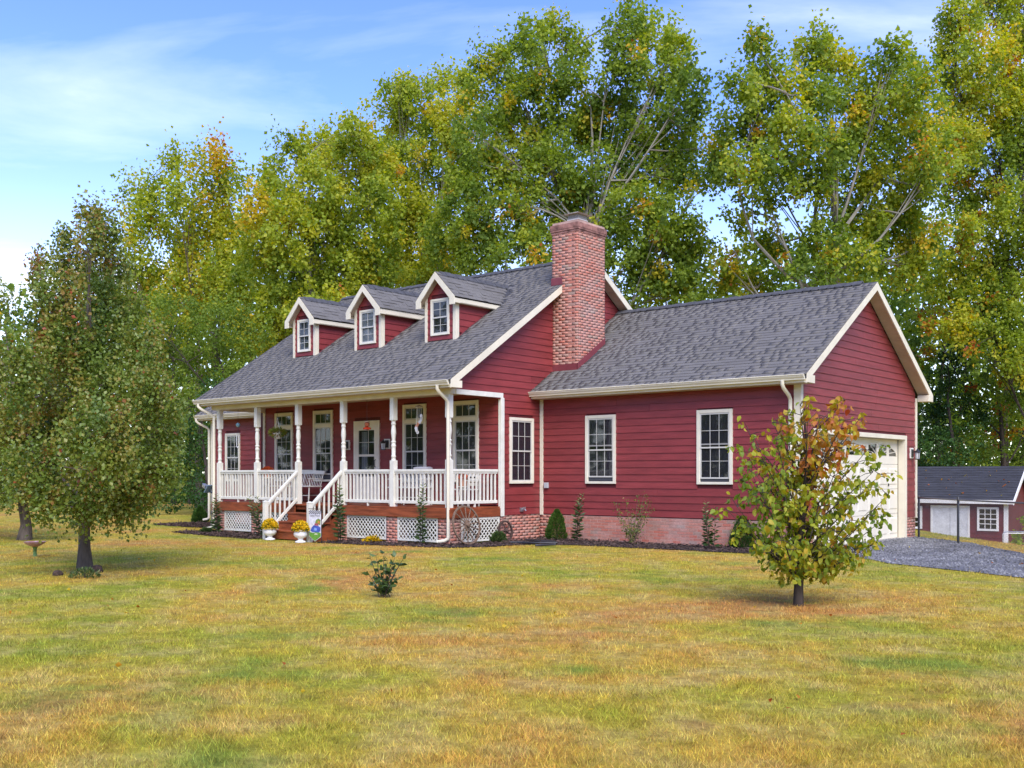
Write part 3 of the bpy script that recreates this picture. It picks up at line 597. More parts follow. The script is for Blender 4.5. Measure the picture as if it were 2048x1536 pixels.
def spout(x, yg, zg, yw, zbot, toe=(0.0, -0.25), xo=0.0):
    P = [(x, yg, zg), (x, yg, zg - .08), (x + xo * .2, yg + .05, zg - .15), (x + xo * .8, yw - .06, zg - .30), (x + xo, yw, zg - .38), (x + xo, yw, zg - .6), (x + xo, yw, zbot + .18)]
    if toe: P += [(x + xo, yw, zbot + .14), (x + xo + toe[0] * .3, yw + toe[1] * .3, zbot + .09), (x + xo + toe[0], yw + toe[1], zbot + .06)]
    downspout(P)
spout(-7.13, MEY - .06, mroof(MEY) - .14, YP - .11, 0.1, (-.22, -.14), 0.03)
spout(-16.80, MEY - .06, mroof(MEY) - .14, YP - .11, 0.1, (-.2, -.12), 0.29)
spout(-0.19, GEY - .06, groof(GEY) - .14, -.06, 0.1, (0.0, -.25), 0.0)
spout(-21.95, WEY - .06, wroof(WEY) - .14, -.06, 0.1, (-.2, -.1), 0.2)

# ---- dormers
for di, (a, b) in enumerate(DX):
    m = (a + b) / 2; hw = (b - a) / 2; fD = Fr('Y', DYF)
    zb = mroof(DYF); ds = 1.0; ze = DZE; dap = ze + hw * ds
    yb_ = lambda z: MAY - (MA - z) / MS          # where the main roof is at height z
    mb = MB(); mb.prism([(a, DYF, zb - .1), (b, DYF, zb - .1), (b, DYF, ze + .02), (m, DYF, dap + .02), (a, DYF, ze + .02)], (0, 0, 0), (0, 0.12, 0)); dw = mb.build('dormer_wall', M['redwall'], house)
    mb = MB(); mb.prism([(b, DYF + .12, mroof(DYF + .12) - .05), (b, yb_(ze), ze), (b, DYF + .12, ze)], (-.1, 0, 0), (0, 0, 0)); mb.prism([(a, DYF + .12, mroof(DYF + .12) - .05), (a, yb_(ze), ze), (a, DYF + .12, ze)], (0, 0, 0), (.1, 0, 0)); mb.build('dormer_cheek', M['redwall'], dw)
    win = (a + .185, b - .185, zb + .13, zb + 1.06)
    siding(dw, fD, lambda z: (max(a + .05, m - (dap - .03 - z) / ds), min(b - .05, m + (dap - .03 - z) / ds)), zb + .01, dap - .06, [win], joints=False)
    siding(dw, Fr('X', b), lambda z: (DYF + .06, yb_(z) - .02), zb + .01, ze - .01, joints=False)
    mb = MB(); mb.fbox(fD, a - .03, a + .055, 0, .04, zb - .02, ze + .02); mb.build('corner_board', M['trim'], dw)
    mb = MB(); mb.fbox(fD, b - .055, b + .038, 0, .04, zb - .02, ze + .02); mb.box(b, b + .04, DYF - .0, DYF + .09, zb - .02, ze + .02); mb.build('corner_board', M['trim'], dw)
    W = window(house, fD, *win, cols=2, rows=2, tw=0.055, curtain='lightcurtain' if di == 1 else 'curtain')
    # roof
    fo, so = 0.20, 0.17                          # front and side overhang
    for sgn in (-1, 1):
        xe = m + sgn * (hw + so); zee = ze - so * ds + .05; za = dap + .05
        yb1, yb2 = yb_(zee) + .02, yb_(za) + .02
        mbr = MB(); P = [(xe, DYF - fo, zee), (m, DYF - fo, za), (m, yb2, za), (xe, yb1, zee)]
        mbr.hexa([(p[0], p[1], p[2] - .05) for p in P] + P); dr = mbr.build('dormer_roof', M['deckroof'], house)
        # shingle courses on the dormer slope
        mbs = MB(); Ls = math.hypot(hw + so, za - zee); n = int(Ls / EXPO) + 1; r = random.Random(di * 3 + sgn)
        for k in range(n):
            s0, s1 = k * EXPO - .03, min((k + 1) * EXPO + .01, Ls); f0, f1 = s0 / Ls, s1 / Ls
            y = DYF - fo - .015; xk0, xk1 = xe + (m - xe) * f0, xe + (m - xe) * f1; zk0, zk1 = zee + (za - zee) * f0, zee + (za - zee) * f1
            nxv = np.array([sgn * (za - zee), 0, (hw + so)]); nxv = nxv / np.linalg.norm(nxv); yend = yb_(zk0) + .05
            while y < yend:
                wv = r.choice((.14, .18, .22, .26, .32)); y2 = min(y + wv, yend); t_ = r.choice((.008, .012, .022)); tt = r.random()
                A = [np.array(p) for p in ((xk0, y, zk0), (xk0, y2 - .004, zk0), (xk1, y2 - .004, zk1), (xk1, y, zk1))]
                B = [A[0] + nxv * t_, A[1] + nxv * t_, A[2] + nxv * .005, A[3] + nxv * .005]
                mbs.hexa(A + B if sgn < 0 else A[::-1] + B[::-1], tt); y += wv
        so_ = mbs.build('shingles', M['shingle'], dr, tint=True); tag(so_, kind='stuff')
        # rake, side fascia, soffit
        mbk = MB(); mbk.prism([(xe, DYF - fo, zee - .21), (xe, DYF - fo, zee - .012), (m, DYF - fo, za - .012), (m, DYF - fo, za - .19), (m + sgn * (hw + so - .17), DYF - fo, zee - .045 + .0), (m + sgn * (hw + so - .17), DYF - fo, zee - .21)], (0, -.03, 0), (0, 0, 0)); mbk.build('rake_board', M['trim'], dr)
        mbk = MB(); mbk.prism([(xe, DYF - fo, zee - .165), (xe, yb_(zee - .165), zee - .165), (xe, yb1 - .02, zee - .012), (xe, DYF - fo, zee - .012)], (0, 0, 0), (-.03 * sgn, 0, 0)); mbk.build('fascia', M['trim'], dr)
        mbk = MB(); P = [(xe - .03 * sgn, DYF - fo, zee - .12), (m, DYF - fo, za - .12), (m, DYF, za - .12), (xe - .03 * sgn, DYF, zee - .12)]; mbk.hexa([(p[0], p[1], p[2] - .012) for p in P] + P); mbk.build('rake_soffit', M['soffit'], dr)
        mbk = MB(); xi = m + sgn * hw; mbk.box(min(xi, xe), max(xi, xe) - .0, DYF, yb_(ze) - .1, zee - .16, zee - .15); mbk.build('eave_soffit', M['soffit'], dr)
    mb = MB(); y = DYF - fo + .14; k = 0
    while y < yb_(dap) - .1:
        h = .02 + .012 * (k % 2)
        for sgn in (-1, 1): mb.hexa([(m, y, dap + .055), (m, y + .22, dap + .055), (m + sgn * .12, y + .22, dap - .065), (m + sgn * .12, y, dap - .065), (m, y, dap + .062 + h), (m, y + .22, dap + .062 + h), (m + sgn * .12, y + .22, dap - .058 + h), (m + sgn * .12, y, dap - .058 + h)])
        y += .19; k += 1
    mb.build('ridge_cap', M['ridge'], dr)
    # step flashing line
    mb = MB(); mb.prism([(b, DYF, zb + .0), (b, yb_(ze) - .05, ze - .03), (b, yb_(ze) - .05, ze + .0), (b, DYF, zb + .03)], (0.026, 0, 0), (.03, 0, 0)); mb.build('flashing', M['flash'], dw)

# ---- emit shingles: 300 nearest as parts, the rest one mesh per roof
WEDGE = ([(0, 0, 0), (1, 0, 0), (1, 1, 0), (0, 1, 0), (0, 0, 1), (1, 0, 1), (1, 1, .25), (0, 1, .25)], CUBE[1])
wedge = unit_mesh('shingle', *WEDGE, M['shingle'])
dist = np.array([np.hypot(*(s[1][:2] - CAM)) * (1.0 if s[0] in (mr_, gr_) else 9) / (s[2] + .1) for s in SH]); order = np.argsort(dist); big = set(order[:300].tolist()); rest = {}
for i, (part, p, wv, th, tk) in enumerate(SH):
    if i in big: piece('shingle', wedge, part, p, (wv, EXPO + .035, tk), (th, 0, 0))
    else: rest.setdefault(part.name, (part, []))[1].append((p, wv, th, tk))
WV = np.array(WEDGE[0], float); WF = np.array(WEDGE[1])
for part, lst in rest.values():
    n = len(lst); Vs = np.zeros((n, 8, 3)); 
    for k, (p, wv, th, tk) in enumerate(lst):
        v = WV * np.array([wv, EXPO + .035, tk]); c, s = math.cos(th), math.sin(th)
        Vs[k] = np.stack([v[:, 0], v[:, 1] * c - v[:, 2] * s, v[:, 1] * s + v[:, 2] * c], 1) + p
    Fs = (WF[None] + (np.arange(n) * 8)[:, None, None]).reshape(-1, 4)
    o = mesh_np('shingles', Vs.reshape(-1, 3), Fs, M['shingle'], part, tint=np.repeat(RNG.random(n), 6)); tag(o, kind='stuff')
# ---- emit bricks
cube = unit_mesh('brick', *CUBE, M['brick'])
def vis(b):
    part, c, s, a = b; v = np.array([c[0], c[1]]) - CAM; t = np.hypot(*v); n = np.array([0, -1]) if a == 'Y' else np.array([1, 0])
    return max(s[0], s[1]) * (-(v / t) @ n) / t * (0.2 if c[0] < -17 else 1.0)
order = sorted(range(len(BR)), key=lambda i: -vis(BR[i])); big = set(order[:300]); rest = {}
for i, b in enumerate(BR):
    if i in big: piece('brick', cube, b[0], b[1], b[2])
    else: rest.setdefault(b[0].name, (b[0], []))[1].append(b)
CV = np.array(CUBE[0]); CF = np.array(CUBE[1])
for part, lst in rest.values():
    n = len(lst); Vs = np.stack([CV * np.array(b[2]) + b[1] for b in lst]); Fs = (CF[None] + (np.arange(n) * 8)[:, None, None]).reshape(-1, 4)
    o = mesh_np('bricks', Vs.reshape(-1, 3), Fs, M['brick'], part, tint=np.repeat(RNG.random(n), 6)); tag(o, kind='stuff')

# ---- porch
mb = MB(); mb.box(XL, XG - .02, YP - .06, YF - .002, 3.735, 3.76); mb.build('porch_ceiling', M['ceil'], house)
mb = MB(); mb.box(XR0 + .35, XG + .02, YP - .09, YP + .09, 3.60, 3.735); mb.build('porch_beam', M['trim'], house)
mb = MB(); mb.box(XG - .05, XG + .045, YP + .09, YF + .06, 3.60, 3.715); mb.build('porch_beam', M['white'], house)
mb = MB(); mb.box(XL - .06, XL + .1, YP + .09, YF, 3.60, 3.735); mb.build('porch_beam', M['trim'], house)
mb = MB(); mb.box(XG - .05, XG + .05, YF - .02, YF + .10, 0.70, 3.60); mb.build('corner_post', M['white'], house, bevel=.005)
dk = MB(); dk.box(XL - .05, XG - .01, YP - .03, YF, .80, .905); deck = dk.build('porch_deck', M['stain'], house)
n = 13
for k in range(n):
    y0 = YP - .10 + (YF - YP + .10) * k / n; mb = MB(); mb.box(XL - .06, XG + .0, y0, y0 + (YF - YP + .1) / n - .006, .908, .945); mb.build('deck_board', M['stain'], deck)
for (x0, x1) in ((XL + .02, PX[2] - .02), (PX[3] + .02, XG + .03)):
    mb = MB(); mb.box(x0 if x0 > -16.4 else XL - .04, x1, YP - .115, YP - .075, .705, .905); mb.build('skirt_board', M['stain'], house)
mb = MB(); mb.box(XG - .01, XG + .03, YP - .075, YF - .03, .705, .905); mb.build('skirt_board', M['stain'], house)
for i, x in enumerate(PX):                   # turned posts
    q = .066; mb = MB()
    mb.box(x - q, x + q, YP - q, YP + q, .945, 2.07); mb.box(x - q, x + q, YP - q, YP + q, 3.05, 3.60)
    prof = [(q * .98, 2.07), (q * .78, 2.10), (.052, 2.11), (.052, 2.14), (.060, 2.15), (.060, 2.18), (.047, 2.20), (.052, 2.36), (.056, 2.40), (.063, 2.41), (.063, 2.44), (.05, 2.455), (.05, 2.50), (.062, 2.51), (.062, 2.535), (.045, 2.55), (.052, 2.64), (.064, 2.74), (.060, 2.82), (.050, 2.90), (.047, 2.93), (.06, 2.945), (.06, 2.975), (.05, 2.985), (.05, 3.02), (q * .8, 3.03), (q * .98, 3.05)]
    mb.lathe((x, YP, 0), prof, 14)
    mb.build('porch_post', M['white'], house, smooth=True)
balm = unit_mesh('baluster', *CUBE, M['white'])
def railing(p0, p1, z, first=.11):
    p0, p1 = np.array(p0), np.array(p1); Ln = np.linalg.norm(p1 - p0); d = (p1 - p0) / Ln; n_ = np.array([-d[1], d[0]])
    mb = MB()
    def bar(za, zb, wd):
        A = [p0 - n_ * wd, p1 - n_ * wd, p1 + n_ * wd, p0 + n_ * wd]; mb.hexa([(*a, za) for a in A] + [(*a, zb) for a in A])
    bar(z + .845, z + .905, .045); bar(z + .80, z + .845, .028); bar(z + .08, z + .155, .028)
    rl = mb.build('railing', M['white'], house, bevel=.006)
    n = int(round((Ln - .06) / .128)); 
    for k in range(n):
        c = p0 + d * (Ln * (k + .5) / n); piece('baluster', balm, rl, (c[0], c[1], z + .4775), (.036, .036, .645), (0, 0, math.atan2(d[1], d[0])))
    m2 = MB(); c = (p0 + p1) / 2; m2.box(c[0] - .02, c[0] + .02, c[1] - .02, c[1] + .02, z, z + .08); m2.build('rail_foot', M['white'], rl)
q = .068
for i in (0, 1, 3, 4): railing((PX[i] + q, YP), (PX[i + 1] - q, YP), .945)
railing((XG - .1, YP + q), (XG - .1, YF - .02), .945)
railing((PX[0] - .0, YF - .02), (PX[0] - .0, YP + q), .945)
# stairs
NS = 4; zd, zg = .945, .07; rise = (zd - zg) / NS; tr_ = .285
ST = None
for sx in (PX[2] + .08, PX[3] - .12):
    mb = MB(); mb.prism([(sx, YP - .12, .02), (sx, YP - .12, .70), (sx, YP - .12 - 3 * tr_, .10), (sx, YP - .12 - 3 * tr_, .02)], (0, 0, 0), (.04, 0, 0))
    if ST is None: ST = mb.build('stairs', M['stain'], house)
    else: mb.build('stringer', M['stain'], ST)
for k in range(NS):
    zt = zd - k * rise; yk = YP - .105 - (k - 1) * tr_
    mb = MB(); mb.box(PX[2] + .05, PX[3] - .05, yk - tr_ * (k > 0) + (0 if k else .0), yk - tr_ * (k > 0) + .02, zt - rise, zt - .04); mb.build('riser', M['stain'], ST)
    if k: mb = MB(); mb.box(PX[2] + .04, PX[3] - .04, yk - tr_ - .025, yk, zt - .038, zt); mb.build('tread', M['stain'], ST, bevel=.005)
YN = YP - .12 - 3.35 * tr_
for xs in (PX[2] + .02, PX[3] - .02):
    mb = MB(); mb.box(xs - .055, xs + .055, YN - .055, YN + .055, .02, 1.02); mb.hexa([(xs - .065, YN - .065, 1.02), (xs + .065, YN - .065, 1.02), (xs + .065, YN + .065, 1.02), (xs - .065, YN + .065, 1.02), (xs - .02, YN - .02, 1.055), (xs + .02, YN - .02, 1.055), (xs + .02, YN + .02, 1.055), (xs - .02, YN + .02, 1.055)])
    mb.build('newel_post', M['white'], house, bevel=.004)
    ya, yb2, za, zb2 = YN + .055, YP - q, .99, 1.83
    mb = MB()
    for (o1, o2, wd) in ((-.06, 0, .045), (-.105, -.06, .028), (-.80, -.72, .028)):
        mb.hexa([(xs - wd, ya, za + o1), (xs + wd, ya, za + o1), (xs + wd, yb2, zb2 + o1), (xs - wd, yb2, zb2 + o1), (xs - wd, ya, za + o2), (xs + wd, ya, za + o2), (xs + wd, yb2, zb2 + o2), (xs - wd, yb2, zb2 + o2)])
    rl = mb.build('stair_railing', M['white'], house)
    for k in range(6):
        f_ = (k + .6) / 6.2; yy = ya + (yb2 - ya) * f_; zz_ = za + (zb2 - za) * f_; piece('baluster', balm, rl, (xs, yy, zz_ - .415), (.036, .036, .63))
# lattice panels
def lattice(fr, u0, u1, z0, z1):
    mb = MB(); fwd = .045
    mb.fbox(fr, u0, u1, -.012, .012, z1 - fwd, z1); mb.fbox(fr, u0, u1, -.012, .012, z0, z0 + fwd); mb.fbox(fr, u0, u0 + fwd, -.012, .011, z0 + fwd, z1 - fwd); mb.fbox(fr, u1 - fwd, u1, -.012, .011, z0 + fwd, z1 - fwd)
    P = mb.build('lattice_panel', M['white'], house)
    a, b, c, d = u0 + .02, u1 - .02, z0 + .02, z1 - .02; wd = .0125; stp = .122
    for sgn in (1, -1):
        k = -(d - c)
        while k < (b - a):
            # line u = a + k + s, z = c + s (sgn 1) or z = d - s
            s0, s1 = max(0, -k), min(d - c, b - a - k)
            if s1 - s0 > .03:
                pts = [(a + k + s, (c + s) if sgn > 0 else (d - s)) for s in (s0, s1)]; nn = np.array([-.7071 * sgn, .7071]) * wd
                dd0, dd1 = (-.004, .003) if sgn > 0 else (.0035, .010)
                lo = [(p[0] - nn[0], p[1] - nn[1]) for p in pts]; hi = [(p[0] + nn[0], p[1] + nn[1]) for p in pts]
                m = MB(); m.hexa([fr.p(lo[0][0], dd0, lo[0][1]), fr.p(lo[1][0], dd0, lo[1][1]), fr.p(lo[1][0], dd1, lo[1][1]), fr.p(lo[0][0], dd1, lo[0][1]), fr.p(hi[0][0], dd0, hi[0][1]), fr.p(hi[1][0], dd0, hi[1][1]), fr.p(hi[1][0], dd1, hi[1][1]), fr.p(hi[0][0], dd1, hi[0][1])])
                m.build('slat', M['white'], P)
            k += stp
fL = Fr('Y', YP - .05)
for i in (0, 1, 3, 4): lattice(fL, PX[i] + (.20 if i else .31), PX[i + 1] - (.20 if i < 4 else .31), .13, .70)
lattice(Fr('X', XG + .0), YP + .31, YF - .04, .13, .70)

# ---- front door with storm door
x0, x1, z0, z1 = PD; mb = MB(); tw = .10
mb.fbox(fMF, x0, x0 + tw, 0, .06, z0, z1); mb.fbox(fMF, x1 - tw, x1, 0, .06, z0, z1); mb.fbox(fMF, x0 + tw, x1 - tw, 0, .058, z1 - tw, z1)
fdoor = mb.build('front_door', M['wtrim'], house, bevel=.004)
a, b = x0 + tw, x1 - tw
mb = MB(); mb.fbox(fMF, a, b, .002, .010, z0, z1 - tw); mb.build('door_leaf', M['curtain'], fdoor)
mb = MB(); s = .10; mb.fbox(fMF, a, a + s, .03, .05, z0, z1 - tw); mb.fbox(fMF, b - s, b, .03, .05, z0, z1 - tw); mb.fbox(fMF, a + s, b - s, .03, .05, z1 - tw - .16, z1 - tw); mb.fbox(fMF, a + s, b - s, .03, .049, z0, z0 + .72); zm_ = z0 + 1.30; mb.fbox(fMF, a + s, b - s, .03, .049, zm_ - .03, zm_ + .03); sd_ = mb.build('storm_door', M['wtrim'], fdoor)
for (za, zb2) in ((z0 + .12, z0 + .36), (z0 + .42, z0 + .66)):
    for (ua, ub) in ((a + s + .05, (a + b) / 2 - .03), ((a + b) / 2 + .03, b - s - .05)):
        mb = MB(); mb.fbox(fMF, ua, ub, .049, .055, za, zb2); mb.build('door_panel', M['wtrim'], fdoor, bevel=.006)
gz = [(z0 + .72, zm_ - .03), (zm_ + .03, zm_ + .36), (zm_ + .36, z1 - tw - .16)]
for (za, zb2) in gz:
    for (ua, ub) in ((a + s, a + s + (b - a - 2 * s) * .38), (a + s + (b - a - 2 * s) * .38, b - s)):
        mb = MB(); mb.fbox(fMF, ua + .006, ub - .006, .036, .040, za + .004, zb2 - .004); mb.build('pane', M['glass'], fdoor)
mb = MB(); mb.fbox(fMF, a + s, b - s, .040, .046, zm_ + .352, zm_ + .368); uu = a + s + (b - a - 2 * s) * .62; mb.fbox(fMF, uu - .008, uu + .008, .040, .045, zm_ + .03, z1 - tw - .16); mb.build('muntin', M['sash'], fdoor)
mb = MB(); ew = [(math.cos(t) * .10, math.sin(t) * .42) for t in np.linspace(0, 2 * math.pi, 24, endpoint=False)]; mb.prism([fMF.p((a + b) / 2 + .14 + e[0], .012, z0 + 1.45 + e[1]) for e in ew], (0, 0, 0), (0, -.006, 0)); mb.build('oval_glass', M['dark'], fdoor)
mb = MB(); mb.fbox(fMF, a + s + .10, a + s + .32, .011, .018, z0 + .75, z1 - tw - .2); mb.build('sheer_curtain', M['lightcurtain'], fdoor)
mb = MB(); mb.tube([fMF.p(b - .05, .05, z0 + .98), fMF.p(b - .05, .09, z0 + 1.0), fMF.p(b - .05, .09, z0 + 1.16), fMF.p(b - .05, .05, z0 + 1.18)], .012); mb.build('handle', M['black'], fdoor)
mb = MB(); mb.fbox(fMF, x0 - .04, x1 + .04, 0, .16, z0 - .04 + .045, z0 + .03); mb.build('threshold', M['concrete'], fdoor)
# ---- wall lanterns
def lantern(fr, u, z, pw=.115):
    mb = MB(); mb.fbox(fr, u - pw, u + pw, .0, .045, z - .135, z + .135); pl = mb.build('wall_lantern', M['white'], house, bevel=.006)
    mb = MB(); mb.fbox(fr, u - .07, u + .07, .046, .062, z - .10, z + .10); mb.tube([fr.p(u, .06, z + .02), fr.p(u, .13, z + .05), fr.p(u, .17, z + .03)], .014, 6); mb.build('bracket', M['black'], pl)
    c = fr.p(u, .18, z - .16)
    mb = MB(); mb.lathe(c, [(.055, -.01), (.065, 0), (.065, .012), (.02, .014)], 8); mb.lathe(c, [(.08, .175), (.088, .18), (.06, .21), (.03, .245), (.012, .26), (.012, .28)], 8)
    for k in range(4):
        an = math.pi / 4 + k * math.pi / 2; mb.tube([(c[0] + .058 * math.cos(an), c[1] + .058 * math.sin(an), c[2] + .01), (c[0] + .07 * math.cos(an), c[1] + .07 * math.sin(an), c[2] + .178)], .006, 5)
    mb.build('lantern_frame', M['black'], pl, smooth=True)
    mb = MB(); mb.lathe(c, [(.045, .014), (.058, .172)], 8); mb.build('lantern_glass', pmat('frosted_glass', (.62, .64, .62), .25, .05), pl)
lantern(fMF, -12.72, 2.55); lantern(fMF, -11.08, 2.55); lantern(fGG, 6.58, 2.28)
# ---- outlet, tap
mb = MB(); mb.fbox(fGF, -6.88, -6.76, .02, .085, 1.38, 1.52); bx = mb.build('outlet_box', pmat('grey_plastic', (.45, .46, .48), .5, .05), house, bevel=.008)
mb = MB(); mb.fbox(fMG, -.83, -.71, .02, .06, .80, .90); mb.tube([fMG.p(-.77, .05, .86), fMG.p(-.77, .15, .86), fMG.p(-.77, .17, .82)], .018, 8); mb.tube([fMG.p(-.82, .12, .90), fMG.p(-.72, .12, .90)], .016, 6); mb.build('garden_tap', M['steel'], house, smooth=True)

# ---- garage door
y0, y1, z0, z1 = DOOR; tw = .105; mb = MB()
mb.fbox(fGG, y0, y0 + tw, -.14, .05, .08, z1); mb.fbox(fGG, y1 - tw, y1, -.14, .05, .08, z1); mb.fbox(fGG, y0 + tw, y1 - tw, -.14, .048, z1 - tw, z1)
gdo = mb.build('garage_door', M['trim'], house, bevel=.004)
mb = MB(); mb.fbox(fGG, y0 - .05, y1 + .05, -.5, .10, -.1, .105); mb.build('door_sill', M['concrete'], house)
fD2 = Fr('X', -.155); a, b = y0 + tw, y1 - tw; sh = (z1 - tw - .11) / 4; pwid = (b - a) / 8
mb = MB(); mb.fbox(fD2, a - .05, b + .05, -.10, -.05, .0, z1); mb.build('interior', M['dark'], gdo)
for k in range(4):
    za = .11 + k * sh; mb = MB()
    if k < 3: mb.fbox(fD2, a, b, -.04, .0, za, za + sh - .008)
    else:                                     # top section with window openings
        mb.fbox(fD2, a, b, -.04, .0, za, za + .20); mb.fbox(fD2, a, b, -.04, .0, za + sh - .14, za + sh - .004)
        for c in range(9):
            ua = a + c * pwid; mb.fbox(fD2, max(a, ua - .07), min(b, ua + .07), -.04, .0, za + .20, za + sh - .14)
    sec = mb.build('door_section', M['gdoor'], gdo)
    for c in range(8):
        ua, ub = a + c * pwid + .07, a + (c + 1) * pwid - .07
        if k < 3:
            m = MB(); P = fD2.p; zA, zB = za + .10, za + sh - .10
            for (i0, i1, d0, d1) in ((0, .018, 0, .010), (.018, .05, .010, .004)):
                pass
            m.hexa([P(ua, -.001, zA), P(ub, -.001, zA), P(ub, -.001, zB), P(ua, -.001, zB), P(ua + .03, .014, zA + .03), P(ub - .03, .014, zA + .03), P(ub - .03, .014, zB - .03), P(ua + .03, .014, zB - .03)])
            m.build('raised_panel', M['gdoor'], sec)
        else:
            m = MB(); m.fbox(fD2, ua, ub, -.03, -.022, za + .20, za + sh - .14); m.build('pane', M['glass'], sec)
            # sunburst inserts: four windows make one arch
            q_ = c % 4; zA, zB = za + .20, za + sh - .14; cu = a + (4 * (c // 4) + 2) * pwid; Rr = 2 * pwid - .07; m = MB(); hgt = zB - zA
            arc = lambda u: zA + hgt * math.sqrt(max(0, 1 - ((u - cu) / Rr) ** 2)) * 1.02
            us = np.linspace(ua, ub, 9)
            for e in range(8):
                l0, l1 = min(arc(us[e]), zB - .002), min(arc(us[e + 1]), zB - .002)
                m.hexa([fD2.p(us[e], -.02, l0), fD2.p(us[e + 1], -.02, l1), fD2.p(us[e + 1], -.004, l1), fD2.p(us[e], -.004, l0), fD2.p(us[e], -.02, zB + .002), fD2.p(us[e + 1], -.02, zB + .002), fD2.p(us[e + 1], -.004, zB + .002), fD2.p(us[e], -.004, zB + .002)])
            for an in (22, 45, 68, 112, 135, 158):
                an = R(an); x_, y_ = math.cos(an) * Rr, math.sin(an) * hgt
                for s0 in np.linspace(0.0, 1, 40):
                    u = cu + x_ * s0; zz_ = zA + y_ * s0
                    if ua < u < ub and zz_ < zB: m.fbox(fD2, u - .009, u + .009, -.019, -.005, zz_ - .012, zz_ + .012)
            m.build('sunburst_insert', M['gdoor'], sec)
mb = MB(); mb.fbox(fD2, (a + b) / 2 - .05, (a + b) / 2 + .05, .0, .03, 1.05, 1.09); mb.build('lift_handle', M['black'], gdo)
mb = MB(); mb.fbox(fD2, b - .7, b - .66, .014, .03, 1.43, 1.50); mb.build('lock', M['black'], gdo)
# ================================================================== plants and trees
def unit(v): return v / (np.linalg.norm(v, axis=-1, keepdims=True) + 1e-9)
def leaf_arrays(C, size, axis, rng, wid=0.42, fold=0.18, tri4=False):
    """folded leaf per centre C; axis (n,3) direction from stalk to tip"""
    n = len(C); a = unit(axis); h = unit(rng.normal(size=(n, 3))); b = unit(np.cross(a, h)); nn = np.cross(a, b); s = np.asarray(size)[:, None]
    if not tri4:
        V = np.stack([C, C + a * s * .52 + b * s * wid + nn * s * fold, C + a * s, C + a * s * .52 - b * s * wid + nn * s * fold], 1)
        Fi = np.array([[0, 1, 2], [0, 2, 3]])
    else:                                     # fuller leaf with bent midrib
        dr = nn * s * .10
        V = np.stack([C, C + a * s * .30 + b * s * wid * .9 + nn * s * fold, C + a * s * .68 + b * s * wid * .72 + nn * s * fold * .7, C + a * s - dr * 1.6,
                      C + a * s * .68 - b * s * wid * .72 + nn * s * fold * .7, C + a * s * .30 - b * s * wid * .9 + nn * s * fold, C + a * s * .5 + dr * .2], 1)
        Fi = np.array([[0, 1, 6], [1, 2, 6], [2, 3, 6], [3, 4, 6], [4, 5, 6], [5, 0, 6]])
    k = V.shape[1]; Fa = (Fi[None] + (np.arange(n) * k)[:, None, None]).reshape(-1, 3)
    return V.reshape(-1, 3), Fa, len(Fi)
def tubes_np(segs, sides=5):
    """segs: list of (pts (k,3), radii (k))"""
    mb = MB()
    for p, r in segs: mb.tube(p, list(r), sides, cap=False)
    return mb
def bez(a, b, c, n): 
    t = np.linspace(0, 1, n)[:, None]; return (1 - t) ** 2 * a + 2 * t * (1 - t) * b + t ** 2 * c
